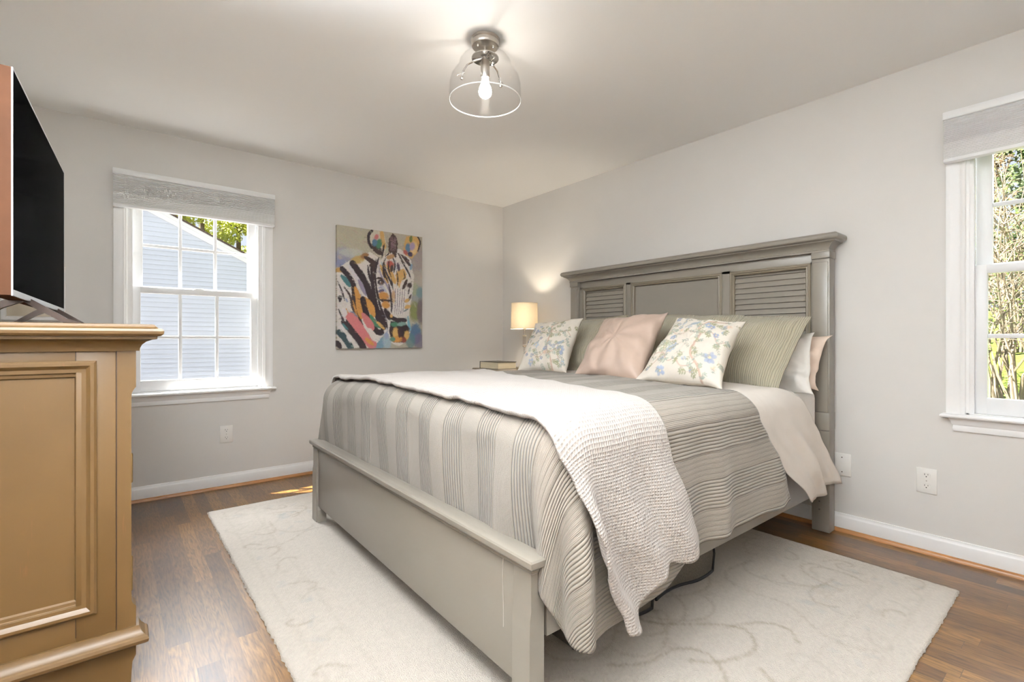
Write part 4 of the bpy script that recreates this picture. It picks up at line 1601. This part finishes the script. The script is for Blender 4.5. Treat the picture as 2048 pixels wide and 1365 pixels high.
def f_throw(u, v):
    dr = interp(u, [(0.0, 0.655), (0.10, 0.67), (0.22, 0.615), (0.42, 0.56), (0.56, 0.515), (0.75, 0.535), (1.0, 0.515)])
    dl = 0.36
    s = (YE + dl) + ((YS - dr) - (YE + dl)) * v
    es = max(0.0, YS - s)
    if es > 0:
        aF = interp(es, [(0.0, 0.965), (0.10, 0.935), (0.20, 0.925), (0.30, 0.945), (0.40, 0.99), (0.49, 1.045), (0.62, 1.12), (0.72, 1.18)])
        aB = interp(es, [(0.0, 1.36), (0.07, 1.358), (0.19, 1.385), (0.37, 1.47), (0.56, 1.55)])
    else:
        aF = interp(s, [(1.03, 0.965), (1.4, 0.972), (1.9, 0.975), (2.3, 0.985), (2.6, 0.99), (2.86, 1.0)])
        aB = interp(s, [(1.03, 1.36), (1.2, 1.41), (1.5, 1.46), (1.9, 1.56), (2.3, 1.72), (2.6, 1.86), (2.86, 1.97), (3.0, 2.0)])
    # folded double front edge at the drape, puckers elsewhere
    a = aF + (aB - aF) * u
    a += 0.006 * nz(s * 14, u * 3.0, 5.0)
    off = 0.036 + 0.006 * nz(a * 9, s * 7, 1.0) + 0.010 * math.exp(-(u / 0.03) ** 2)
    p = bedpos(a, s, off, 1.0)
    t = sstep(es, 0.06, 0.45)
    w = 0.010 + math.sin(u * 2 * PI * 2.6 + 0.8) * 0.012 + 0.022 * math.exp(-((u - 0.05) / 0.05) ** 2)
    p.y -= t * w
    return p, (a, s)


drape('throw_blanket', M['throw'], f_throw, 110, 320, 'cream waffle throw laid across the foot of the bed, end hanging over the side', 'throw blanket', 0.014)

_r = thing('thread', 'pale loose thread hanging down the front of the footboard', 'thread', (0.865, 1.10, 0.30))
MB().tube([(0.8672, 1.110, 0.43), (0.8664, 1.111, 0.38), (0.866, 1.109, 0.33), (0.8664, 1.107, 0.28), (0.866, 1.107, 0.23)], 0.0007, 5).build('strand', M['thread'], _r)


# ------------------------------------------------------------------ pillows
def make_pillow(name, material, corners, thick, label, cat='pillow', group=None, n=44, flange=0.0, seed=0.0, pinch=0.06, puff=0.5, wr=0.006, paint=None, ear=0.0, parent=None, rib_uv=False, gather=0.9, flap=0.012):
    """corners: BL, BR, TR, TL of the seam as seen from the foot of the bed"""
    BL_, BR_, TR_, TL_ = [Vector(c) for c in corners]
    wd = ((BR_ - BL_).length + (TR_ - TL_).length) / 2
    hd = ((TL_ - BL_).length + (TR_ - BR_).length) / 2
    if paint is not None:
        nx, ny = paint.nx, paint.ny
    else:
        nx, ny = n, max(8, int(n * hd / wd))
    nrm = (BR_ - BL_).cross(TL_ - BL_).normalized()
    if nrm.x > 0:
        nrm = -nrm
    mb = MB()
    uv = []

    def pt(i, j, sgn):
        u, v = 2 * i / (nx - 1) - 1, 2 * j / (ny - 1) - 1
        uu = u * (1 - pinch * (1 - v * v) * (abs(u) ** 3))
        vv = v * (1 - pinch * (1 - u * u) * (abs(v) ** 3))
        e = ear * (abs(u * v) ** 8)
        uu *= 1 + e
        vv *= 1 + e
        a, b = (uu + 1) / 2, (vv + 1) / 2
        p = BL_ * ((1 - a) * (1 - b)) + BR_ * (a * (1 - b)) + TR_ * (a * b) + TL_ * ((1 - a) * b)
        fu, fv = min(1.0, abs(u) / (1 - flange)), min(1.0, abs(v) / (1 - flange))
        body = max(0.0, (1 - fu ** 2.2)) ** puff * max(0.0, (1 - fv ** 2.2)) ** puff
        # fuller towards the bottom
        body *= 1.0 + 0.18 * (-v) * (1 - abs(v))
        h = thick / 2 * body + 0.002
        edge = min(1.0, body * 3)
        wn = wr * edge * (nz(u * 2.2 + seed, v * 1.6 + seed, sgn * 3.0) * 1.6 + 0.7 * nz(u * 5 + seed, v * 2.5, 7 + sgn))
        rad = wr * gather * edge * math.sin(9 * math.atan2(v, u) + seed) * (0.3 + 0.7 * max(abs(u), abs(v)) ** 2) * (1 - max(abs(u), abs(v)) ** 6)
        lift = flap * nz(u * 2.6 + seed, v * 2.6, 11.0) * (1 - body) if flange or ear else 0.0
        q = p + nrm * (sgn * (h + wn + rad) + lift)
        return q, (u * wd / 2, v * hd / 2)
    for j in range(ny):
        for i in range(nx):
            q, w = pt(i, j, 1)
            mb.v.append(tuple(q))
            uv.append((w[1], w[0]) if rib_uv else w)
    fs = [(j * nx + i, j * nx + i + 1, (j + 1) * nx + i + 1, (j + 1) * nx + i) for j in range(ny - 1) for i in range(nx - 1)]
    n0 = len(mb.v)
    step = 1 if paint is None else 4
    bi = sorted(set(list(range(0, nx, step)) + [nx - 1]))
    bj = sorted(set(list(range(0, ny, step)) + [ny - 1]))
    for j in bj:
        for i in bi:
            q, w = pt(i, j, -1)
            mb.v.append(tuple(q))
            uv.append((w[1], w[0] + 0.003) if rib_uv else (w[0] + 0.003, w[1]))
    m = len(bi)
    fs += [(n0 + j * m + i + 1, n0 + j * m + i, n0 + (j + 1) * m + i, n0 + (j + 1) * m + i + 1) for j in range(len(bj) - 1) for i in range(m - 1)]
    # side strip joining front and back
    fr = [(i, 0) for i in bi] + [(nx - 1, j) for j in bj[1:]] + [(i, ny - 1) for i in reversed(bi[:-1])] + [(0, j) for j in reversed(bj[1:-1])]
    ib = {v: k for k, v in enumerate(bi)}
    jb = {v: k for k, v in enumerate(bj)}
    for a in range(len(fr)):
        p, q = fr[a], fr[(a + 1) % len(fr)]
        A, Bq = p[1] * nx + p[0], q[1] * nx + q[0]
        A2, B2 = n0 + jb[p[1]] * m + ib[p[0]], n0 + jb[q[1]] * m + ib[q[0]]
        fs.append((Bq, A, A2, B2))
    mb.f = fs
    mb.uv = uv
    o = mb.build(name, material, parent, ang=180, recalc=False)
    if paint is not None:
        cols = np.zeros((len(mb.v), 3), dtype=np.float32)
        cols[:] = paint.base
        cols[:nx * ny] = paint.c.reshape(-1, 3)
        set_paint(o, cols)
    if parent is None:
        tag(o, label, cat, group)
    return o


def floral_paint(seed, w=0.46, h=0.48):
    base = rgb(204, 196, 184)
    pt = Paint(w, h, 0.0030, base)
    pt.base = np.array(base[:3], dtype=np.float32)
    rnd = random.Random(seed)
    VINE, VL = rgb(168, 140, 124), rgb(186, 166, 148)
    LEAF = [rgb(122, 124, 88), rgb(138, 142, 110), rgb(150, 160, 146), rgb(126, 138, 128)]
    BLU = [rgb(132, 144, 168), rgb(152, 164, 180), rgb(112, 126, 154)]
    PNK = [rgb(206, 176, 160), rgb(216, 190, 170)]
    OUT = rgb(120, 112, 104)

    def leaf(x, y, a, L, c):
        pt.blob(x + math.cos(a) * L / 2, y + math.sin(a) * L / 2, L / 2, L * 0.22, c, a, 0.85, 0.35)
        pt.stroke([(x, y), (x + math.cos(a) * L, y + math.sin(a) * L)], 0.0022, OUT, 0.5)

    def sprig(x, y, a, n, L, c):
        px, py = x, y
        for k in range(n):
            qx, qy = px + math.cos(a) * 0.012, py + math.sin(a) * 0.012
            pt.stroke([(px, py), (qx, qy)], 0.0022, VINE, 0.8)
            leaf(qx, qy, a + 0.9, L, c)
            leaf(qx, qy, a - 0.9, L, c)
            px, py = qx, qy
            a += rnd.uniform(-0.25, 0.25)
        leaf(px, py, a, L, c)

    def flower(x, y, r, c):
        n = rnd.choice((6, 7, 8))
        for k in range(n):
            a = 2 * PI * k / n + rnd.random()
            pt.blob(x + math.cos(a) * r * 0.6, y + math.sin(a) * r * 0.6, r * 0.5, r * 0.32, c, a, 0.75, 0.4)
        for k in range(10):
            a = 2 * PI * rnd.random()
            pt.stroke([(x + math.cos(a) * r * 0.25, y + math.sin(a) * r * 0.25), (x + math.cos(a) * r, y + math.sin(a) * r)], 0.002, OUT, 0.4)
        pt.blob(x, y, r * 0.25, r * 0.25, rgb(214, 190, 140), 0, 0.8)
    # main vine climbing across the face
    f = lambda P: [(p[0] * w, p[1] * h) for p in P]
    mains = [[(0.80, 0.0), (0.74, 0.16), (0.62, 0.30), (0.60, 0.46), (0.62, 0.60), (0.56, 0.72), (0.66, 0.84), (0.86, 0.92)],
             [(0.62, 0.62), (0.46, 0.64), (0.30, 0.60), (0.16, 0.66), (0.06, 0.60)],
             [(0.60, 0.62), (0.76, 0.64), (0.86, 0.52), (0.96, 0.56)],
             [(0.70, 0.20), (0.55, 0.14), (0.46, 0.22), (0.36, 0.20), (0.24, 0.32), (0.10, 0.30)],
             [(0.10, 0.10), (0.20, 0.22), (0.22, 0.40), (0.12, 0.50)]]
    if seed % 2:
        mains = [[(1 - x if i else x * 0.9 + 0.02, y) for x, y in P] for i, P in enumerate(mains)]
    for i, P in enumerate(mains):
        sp = smooth_path(f(P), 8)
        pt.stroke(sp, 0.013 if i == 0 else 0.006, VINE, 0.75)
        pt.stroke([(x + 0.003, y) for x, y in sp], 0.0028, VL, 0.9)
        for q in sp[::3]:
            sprig(q[0], q[1], rnd.uniform(0, 2 * PI), rnd.choice((1, 2, 2)), rnd.uniform(0.012, 0.022), rnd.choice(LEAF))
    for k in range(20):
        flower(rnd.uniform(0.06, 0.94) * w, rnd.uniform(0.05, 0.95) * h, rnd.uniform(0.012, 0.022), rnd.choice(BLU + BLU + PNK))
    flower(0.84 * w, 0.30 * h, 0.036, BLU[0])
    flower(0.34 * w, 0.36 * h, 0.028, BLU[1])
    flower(0.30 * w, 0.08 * h, 0.026, BLU[0])
    for k in range(64):
        sprig(rnd.uniform(0.04, 0.96) * w, rnd.uniform(0.04, 0.96) * h, rnd.uniform(0, 2 * PI), rnd.choice((2, 3)), rnd.uniform(0.010, 0.020), rnd.choice(LEAF))
    # small bird
    bx_, by_ = (0.80 * w, 0.42 * h) if seed % 2 else (0.45 * w, 0.80 * h)
    pt.blob(bx_, by_, 0.026, 0.013, rgb(130, 142, 150), 0.7, 0.9)
    pt.blob(bx_ + 0.02, by_ + 0.022, 0.011, 0.010, rgb(138, 150, 156), 0, 0.9)
    pt.stroke([(bx_ - 0.015, by_ - 0.014), (bx_ - 0.045, by_ - 0.035)], 0.008, rgb(140, 134, 136), 0.9)
    pt.speckle(0.05)
    return pt


GP = 'floral throw pillows'
make_pillow('pillow', M['sham'], [(2.50, 1.93, 0.835), (2.52, 1.034, 0.812), (2.81, 0.984, 1.182), (2.83, 1.925, 1.232)], 0.155,
            'sage ribbed sham pillow behind the floral pillow nearest the far window, leaning on headboard', group='ribbed shams', rib_uv=True, gather=0.1, n=70, flange=0.10, seed=1.3, pinch=0.02, wr=0.014)
make_pillow('pillow', M['sham'], [(2.52, 2.93, 0.835), (2.50, 2.06, 0.840), (2.825, 2.165, 1.236), (2.77, 2.985, 1.190)], 0.15,
            'sage ribbed sham pillow behind the floral pillow beside the lamp', group='ribbed shams', rib_uv=True, gather=0.1, n=70, flange=0.10, seed=4.7, pinch=0.02, wr=0.012)
make_pillow('pillow', M['white_case'], [(2.70, 1.62, 0.83), (2.72, 0.955, 0.785), (2.865, 1.005, 1.09), (2.87, 1.62, 1.12)], 0.12,
            'white sleeping pillow with a loose open hem behind the ribbed sham at the bed side', n=40, seed=2.2, pinch=0.03, wr=0.030, ear=0.05, gather=0.35, flange=0.10, flap=0.06)
make_pillow('pillow', M['blush_case'], [(2.83, 1.62, 0.83), (2.86, 0.985, 0.80), (2.955, 0.955, 1.075), (2.96, 1.62, 1.10)], 0.10,
            'pale blush sleeping pillow squeezed between the headboard and the white pillow', n=40, seed=6.1, pinch=0.05, wr=0.026, ear=0.06, gather=0.4, flange=0.10, flap=0.05)
make_pillow('pillow', M['taupe_case'], [(2.80, 2.92, 0.83), (2.79, 2.26, 0.84), (2.93, 2.28, 1.12), (2.87, 2.99, 1.19)], 0.11,
            'taupe sleeping pillow whose rounded corner peeks out by the lamp', n=40, seed=7.7, pinch=0.03, wr=0.01)
make_pillow('throw_pillow', M['floral'], [(2.06, 1.531, 0.848), (2.06, 1.081, 0.846), (2.42, 1.151, 1.147), (2.42, 1.521, 1.18)], 0.15,
            'floral throw pillow with large vine, between the blush pillow and a ribbed sham', 'pillow', GP, seed=3.0, pinch=0.10, wr=0.007, paint=floral_paint(4), ear=0.03)
make_pillow('throw_pillow', M['floral'], [(2.12, 2.556, 0.850), (2.22, 2.190, 0.848), (2.53, 2.335, 1.205), (2.46, 2.750, 1.181)], 0.15,
            'floral throw pillow in front of the table lamp, at the far side of the bed', 'pillow', GP, seed=5.0, pinch=0.07, wr=0.006, paint=floral_paint(9), ear=0.02)
make_pillow('throw_pillow', M['blush'], [(2.13, 2.025, 0.850), (2.13, 1.560, 0.842), (2.50, 1.640, 1.212), (2.50, 2.115, 1.190)], 0.17,
            'plain blush pink throw pillow between the two floral pillows', 'pillow', None, n=64, seed=8.8, pinch=0.07, wr=0.010, ear=0.03)


# ------------------------------------------------------------------ rug
def make_rug():
    x0, x1, y0, y1 = 0.425, 2.735, 0.40, 3.465
    W, H = x1 - x0, y1 - y0
    base = rgb(200, 191, 180)
    pt = Paint(W, H, 0.0085, base)
    _blend0 = pt._blend
    pt._blend = lambda sl, al, col: _blend0(sl, al * 0.42, col)
    rnd = random.Random(12)
    TA, BLU, GY = rgb(150, 136, 114), rgb(150, 162, 166), rgb(176, 168, 154)

    def scroll(x, y, a, L, c, wd, curl, al=0.5):
        pts = [(x, y)]
        n = 40
        for k in range(n):
            a += curl * (k / n) ** 1.4 * 0.45
            x += math.cos(a) * L / n
            y += math.sin(a) * L / n
            pts.append((x, y))
        pt.stroke(pts, wd, c, al, soft=0.010, rough=0.012)
        return pts
    # border bands
    for d, c, wd, al in ((0.075, GY, 0.012, 0.55), (0.215, GY, 0.014, 0.55), (0.33, GY, 0.010, 0.3)):
        pt.stroke([(d, d), (W - d, d), (W - d, H - d), (d, H - d), (d, d)], wd, c, al, soft=0.01, rough=0.012)
    # faded flowers in the border
    per = []
    for t in np.arange(0.12, H - 0.1, 0.17):
        per += [(0.145, t), (W - 0.145, t)]
    for t in np.arange(0.12, W - 0.1, 0.17):
        per += [(t, 0.145), (t, H - 0.145)]
    for (x, y) in per:
        for k in range(4):
            pt.blob(x + rnd.uniform(-.05, .05), y + rnd.uniform(-.05, .05), rnd.uniform(.012, .03), rnd.uniform(.008, .016), rnd.choice((BLU, GY, GY)), rnd.uniform(0, 3), 0.38, 0.5, 0.4)
        scroll(x, y, rnd.uniform(0, 6.28), rnd.uniform(.12, .2), rnd.choice((GY, TA)), 0.008, rnd.choice((-1, 1)) * 0.5, 0.32)
    # corner spandrels
    for cx, cy, a0 in ((0.33, 0.33, 0.8), (W - 0.33, 0.33, 2.35), (0.33, H - 0.33, -0.8), (W - 0.33, H - 0.33, -2.35)):
        for k in range(30):
            r, a = rnd.uniform(0, 0.36), a0 + rnd.uniform(-1.0, 1.0)
            pt.blob(cx + r * math.cos(a), cy + r * math.sin(a), rnd.uniform(.015, .04), rnd.uniform(.008, .02), rnd.choice((BLU, BLU, GY)), rnd.uniform(0, 3), 0.35, 0.5, 0.4)
        for k in range(8):
            scroll(cx + rnd.uniform(-.1, .1), cy + rnd.uniform(-.1, .1), a0 + rnd.uniform(-1.2, 1.2), rnd.uniform(.25, .5), rnd.choice((TA, GY)), 0.009, rnd.choice((-1, 1)) * 0.42, 0.4)
        pp = []
        for k in range(25):
            a = a0 - 1.2 + 2.4 * k / 24
            r = 0.46 + 0.06 * math.cos(6 * (a - a0))
            pp.append((cx - 0.05 * math.cos(a0) + r * math.cos(a), cy - 0.05 * math.sin(a0) + r * math.sin(a)))
        pt.stroke(pp, 0.012, TA, 0.45, soft=0.01, rough=0.012)
    # middle medallion scrolls
    mx, my = W / 2, H / 2
    for k in range(14):
        a = 2 * PI * k / 14
        for c in (-1, 1):
            scroll(mx + 0.35 * math.cos(a), my + 0.75 * math.sin(a), a + c * 0.7, 0.55, TA, 0.009, c * 0.40, 0.5)
    for k in range(18):
        a = 2 * PI * k / 18
        x, y = mx + 0.62 * math.cos(a), my + 1.0 * math.sin(a)
        pt.blob(x, y, 0.035, 0.022, TA, a, 0.4, 0.5, 0.4)
        pt.blob(x, y, 0.014, 0.010, base, a, 0.8, 0.5)
    # loose scrolls in the open field, read off the photograph's near side
    for P in ([(1.02, 0.47), (1.10, 0.40), (1.24, 0.36), (1.33, 0.42), (1.30, 0.50), (1.16, 0.62), (1.10, 0.70), (1.13, 0.74), (1.20, 0.70)],
              [(0.80, 0.62), (0.90, 0.55), (1.04, 0.53), (1.10, 0.45), (1.02, 0.34), (0.86, 0.30)],
              [(0.72, 0.30), (0.80, 0.22), (0.95, 0.18), (1.10, 0.22), (1.16, 0.30)],
              [(1.30, 0.48), (1.42, 0.42), (1.46, 0.34), (1.40, 0.28)]):
        pt.stroke(smooth_path(P, 8), 0.011, TA, 0.8, soft=0.01, rough=0.012)
    pt.speckle(0.10)
    mb = MB()
    nx, ny = pt.nx, pt.ny
    vs = []
    for j in range(ny):
        for i in range(nx):
            x, y = x0 + W * i / (nx - 1), y0 + H * j / (ny - 1)
            e = min(i, nx - 1 - i, j, ny - 1 - j)
            if e == 0:
                w = 0.006 * nz(x * 60, y * 60) + 0.004 * nz(x * 9, y * 9)
                if i in (0, nx - 1):
                    x += w
                if j in (0, ny - 1):
                    y += w
            z = 0.013 if e > 0 else 0.009
            vs.append((x, y, z + (0.0015 * nz(x * 55, y * 55, 2.0))))
    fs = [(j * nx + i, j * nx + i + 1, (j + 1) * nx + i + 1, (j + 1) * nx + i) for j in range(ny - 1) for i in range(nx - 1)]
    cols = list(pt.c.reshape(-1, 3))
    ring = [i for i in range(nx)] + [j * nx + nx - 1 for j in range(1, ny)] + [(ny - 1) * nx + i for i in range(nx - 2, -1, -1)] + [j * nx for j in range(ny - 2, 0, -1)]
    n0 = len(vs)
    for r in ring:
        vs.append((vs[r][0], vs[r][1], 0.0008))
        cols.append(np.array(base[:3], dtype=np.float32))
    for a in range(len(ring)):
        b = (a + 1) % len(ring)
        fs.append((ring[b], ring[a], n0 + a, n0 + b))
    fs.append(tuple(n0 + a for a in range(len(ring))))
    mb.add(vs, fs)
    o = top_mesh(mb, 'rug', M['rug'], 'cream wool rug with faded grey and taupe scrollwork under the bed', 'rug', ang=180, recalc=False)
    set_paint(o, np.array(cols, dtype=np.float32))


make_rug()


# ------------------------------------------------------------------ storage bags under the bed
def storage_bag(x0, x1, y0, label, lean):
    root = thing('storage_bag', label, 'storage bag', ((x0 + x1) / 2, y0 + 0.3, 0.015), 'under-bed storage bags')
    n = 26
    b = MB()
    vs = []
    for i in range(n + 1):
        x = x0 + (x1 - x0) * i / n
        t = i / n
        yy = y0 + 0.02 * math.sin(t * 5 + lean) + 0.03 * lean * t * t
        for y, z in ((yy, 0.017), (yy - 0.008, 0.10), (yy + 0.004, 0.185), (yy + 0.05, 0.195), (yy + 0.62, 0.195), (yy + 0.65, 0.017)):
            vs.append((x, y, z + 0.006 + 0.005 * nz(x * 8, y * 6)))
    fs = []
    for i in range(n):
        for k in range(6):
            m = (k + 1) % 6
            fs.append((i * 6 + k, i * 6 + m, (i + 1) * 6 + m, (i + 1) * 6 + k))
    fs.append(tuple(range(6)))
    fs.append(tuple(range(n * 6 + 5, n * 6 - 1, -1)))
    b.add(vs, fs)
    b.build('body', M['bag'], root, ang=60)
    p = MB()
    p.tube([(vs[i * 6][0], vs[i * 6][1] - 0.004, vs[i * 6][2] + 0.003) for i in range(n + 1)], 0.006, 6)
    for e in (0, n):
        p.tube([(vs[e * 6 + k][0], vs[e * 6 + k][1] - 0.003, vs[e * 6 + k][2]) for k in range(3)], 0.006, 6)
    p.build('piping', M['bag_trim'], root)


storage_bag(1.66, 2.07, 1.135, 'charcoal fabric storage bag under the bed, the one nearer the headboard', 0.35)
storage_bag(1.19, 1.60, 1.145, 'charcoal fabric storage bag under the bed, the one behind the hanging throw', -0.2)


# ------------------------------------------------------------------ outside
def make_neighbour():
    Y = 12.5
    root = thing('neighbor_house', 'neighboring house gable in pale blue lap siding seen through the window beside the TV', 'house', (-2.0, Y, -0.4))
    # rake line: underside of the white board
    zr = lambda x: 3.723 - (x - 0.429) * 0.4905
    m = MB()
    xl, xr = -6.0, 5.2
    e = 0.0975
    z = -0.4
    ridge = -3.2
    while z < zr(ridge):
        # span of this course under both rakes
        a = 0.429 + (3.723 - z - e) / 0.4905
        xa, xb_ = max(xl, 2 * ridge - a), min(xr, a + 0.4)
        if xb_ > xa:
            m.prism([(Y, z), (Y - 0.028, z + 0.001), (Y - 0.002, z + e), (Y + 0.02, z + e), (Y + 0.02, z)], (xa, xb_), lambda p, q, x: (x, p, q))
        z += e
    m.build('siding', M['siding'], root, smooth=False)
    for sg in (1, -1):
        f = MB()
        xs = (ridge, 6.2) if sg > 0 else (ridge, 2 * ridge - 6.2)
        g = lambda x: zr(x if sg > 0 else 2 * ridge - x)
        f.prism([(xs[0], g(xs[0])), (xs[1], g(xs[1])), (xs[1], g(xs[1]) + 0.17), (xs[0], g(xs[0]) + 0.17)], (Y - 0.05, Y + 0.02), lambda p, q, y: (p, y, q))
        f.prism([(xs[0], g(xs[0]) + 0.10), (xs[1], g(xs[1]) + 0.10), (xs[1], g(xs[1]) + 0.19), (xs[0], g(xs[0]) + 0.19)], (Y - 0.07, Y - 0.03), lambda p, q, y: (p, y, q))
        f.build('rake_board', M['fascia'], root, smooth=False)
        r = MB()
        r.prism([(xs[0], g(xs[0]) + 0.175), (xs[1], g(xs[1]) + 0.175), (xs[1], g(xs[1]) + 0.215), (xs[0], g(xs[0]) + 0.215)], (Y - 0.09, Y + 7.0), lambda p, q, y: (p, y, q))
        r.build('roof', M['shingle'], root, smooth=False)
    w = MB()
    w.box(xl, xr, Y + 0.01, Y + 6.8, -0.4, 0.4)
    w.build('foundation', M['siding'], root, smooth=False)


make_neighbour()


def ground_z(x, y):
    return -0.45 + 1.55 * sstep(x, 4.5, 14.0) + 1.3 * sstep(x, 12.0, 30.0)


def make_ground():
    mb = MB()
    nx, ny = 60, 60
    xs = [-30 + 80 * i / nx for i in range(nx + 1)]
    ys = [-30 + 80 * j / ny for j in range(ny + 1)]
    vs = [(x, y, ground_z(x, y) + (0.12 * nz(x * 0.7, y * 0.7) if x > 4 else 0)) for y in ys for x in xs]
    fs = [(j * (nx + 1) + i, j * (nx + 1) + i + 1, (j + 1) * (nx + 1) + i + 1, (j + 1) * (nx + 1) + i) for j in range(ny) for i in range(nx)]
    mb.add(vs, fs)
    struct(mb, 'ground', M['grass'], ang=180)


make_ground()


def leaf_mesh(centers, n, size, rnd, flat=0.5):
    """clusters of small two-sided leaves; centers: (x, y, z, r)"""
    vs, fs = [], []
    tot = sum(c[3] ** 2 for c in centers)
    for cx, cy, cz, r in centers:
        k = max(3, int(n * r * r / tot))
        for _ in range(k):
            while True:
                a = [rnd.uniform(-1, 1) for _ in range(3)]
                if a[0] ** 2 + a[1] ** 2 + a[2] ** 2 < 1:
                    break
            p = Vector((cx + a[0] * r, cy + a[1] * r, cz + a[2] * r * 0.9))
            t = Vector((rnd.uniform(-1, 1), rnd.uniform(-1, 1), rnd.uniform(-1, 1))).normalized()
            b = t.cross(Vector((rnd.uniform(-1, 1), rnd.uniform(-1, 1), rnd.uniform(-1, 1))))
            if b.length < 1e-3:
                continue
            b.normalize()
            s = size * rnd.uniform(0.6, 1.3)
            i = len(vs)
            vs += [p - t * s, p + b * s * 0.5, p + t * s, p - b * s * 0.5]
            fs.append((i, i + 1, i + 2, i + 3))
    return MB().add(vs, fs)


def spring_tree(x, y, h, seed, label):
    rnd = random.Random(seed)
    z0 = ground_z(x, y)
    root = thing('tree', label, 'tree', (x, y, z0), 'trees beyond the roof')
    tr = MB()
    tr.tube([(x, y, z0), (x + 0.1, y, z0 + h * 0.4), (x + rnd.uniform(-.2, .2), y, z0 + h * 0.75), (x + rnd.uniform(-.4, .4), y, z0 + h)], 0.16, 8, 0.03)
    cs = []
    for k in range(26):
        zz = z0 + h * rnd.uniform(0.22, 0.98)
        a = rnd.uniform(0, 2 * PI)
        L = rnd.uniform(0.5, 1.15)
        e = (x + L * math.cos(a), y + L * math.sin(a), zz + L * 0.6)
        tr.tube([(x + 0.05, y, zz - 0.3), (x + L * 0.5 * math.cos(a), y + L * 0.5 * math.sin(a), zz + L * 0.15), e], 0.045, 5, 0.012)
        cs.append((e[0], e[1], e[2], rnd.uniform(0.3, 0.6)))
        cs.append((x + L * 0.6 * math.cos(a), y + L * 0.6 * math.sin(a), zz, rnd.uniform(0.25, 0.5)))
    tr.build('trunk', M['bark'], root, ang=60)
    leaf_mesh(cs, 9500, 0.085, rnd).build('foliage', M['spring_leaf'], root, smooth=False, recalc=False)


for i, (tx, ty, th_) in enumerate(((1.2, 21.4, 11), (4.3, 21.8, 12), (2.9, 25.2, 12), (6.4, 25.4, 13), (-0.4, 25.4, 12), (4.7, 28.0, 14), (8.0, 28.4, 13))):
    spring_tree(tx, ty, th_, 30 + i, 'leafy yellow-green spring tree beyond the neighboring roof')


def bare_shrub(x, y, h, seed, n=26):
    rnd = random.Random(seed)
    z0 = ground_z(x, y)
    root = thing('bare_bush', 'tangled bare bush with pale arching twigs outside the window beside the headboard', 'bush', (x, y, z0), 'bare bushes outside')
    st = MB()
    tips = []
    for k in range(n):
        a = rnd.uniform(0, 2 * PI)
        L = h * rnd.uniform(0.6, 1.1)
        r = rnd.uniform(0.3, 1.1)
        P = [Vector((x + 0.2 * rnd.uniform(-1, 1), y + 0.2 * rnd.uniform(-1, 1), z0))]
        for m in range(1, 6):
            t = m / 5
            P.append(Vector((P[0].x + r * math.cos(a) * t ** 1.3 + rnd.uniform(-.1, .1), P[0].y + r * math.sin(a) * t ** 1.3 + rnd.uniform(-.1, .1), z0 + L * (t - 0.25 * t * t * r))))
        st.tube(P, 0.016, 5, 0.004)
        for m in (2, 3, 4, 5):
            for w in range(3):
                d = Vector((rnd.uniform(-1, 1), rnd.uniform(-1, 1), rnd.uniform(-0.3, 1))).normalized() * rnd.uniform(0.25, 0.6)
                e = P[m] + d
                st.tube([P[m], P[m] + d * 0.5 + Vector((0, 0, 0.05)), e], 0.006, 4, 0.002)
                tips.append((e.x, e.y, e.z, 0.14))
    st.build('branches', M['twig'], root, ang=60)
    leaf_mesh(tips, 500, 0.022, rnd).build('buds', M['bud_leaf'], root, smooth=False, recalc=False)


for i, (sx, sy, sh) in enumerate(((8.6, 0.85, 3.2), (8.9, -2.0, 3.2), (9.0, 3.7, 3.4), (11.6, 1.0, 4.0), (11.4, -2.2, 4.0))):
    bare_shrub(sx, sy, sh, 60 + i)


def back_tree(x, y, h, seed, m, label, group):
    rnd = random.Random(seed)
    z0 = ground_z(x, y)
    root = thing('tree', label, 'tree', (x, y, z0), group)
    tr = MB().tube([(x, y, z0), (x, y, z0 + h * 0.6), (x + 0.1, y, z0 + h)], 0.14, 8, 0.03)
    cs = []
    for k in range(40):
        t = rnd.uniform(0.02, 1.0)
        R = 1.5 * (1 - t * 0.75)
        a = rnd.uniform(0, 2 * PI)
        e = (x + R * math.cos(a) * rnd.uniform(.2, 1), y + R * math.sin(a) * rnd.uniform(.2, 1), z0 + h * t)
        tr.tube([(x, y, z0 + h * t * 0.9), e], 0.03, 5, 0.01)
        cs.append((e[0], e[1], e[2], rnd.uniform(0.35, 0.7)))
    tr.build('trunk', M['bark'], root, ang=60)
    leaf_mesh(cs, 4200, 0.07, rnd).build('foliage', m, root, smooth=False, recalc=False)


for i, (tx, ty, th_) in enumerate(((15.0, 0.9, 4.2), (18.6, 2.6, 5.6), (15.4, -2.8, 4.6), (18.8, -1.2, 5.0), (15.6, 4.6, 5.0), (22.0, 0.9, 5.8))):
    if i % 2:
        back_tree(tx, ty, th_, 90 + i, M['brush_leaf'], 'tan dry-leaved tree behind the bare bushes outside the window beside the headboard', 'dry trees on the slope')
    else:
        back_tree(tx, ty, th_, 90 + i, M['dark_leaf'], 'dark evergreen tree behind the bare bushes outside the window beside the headboard', 'evergreens on the slope')
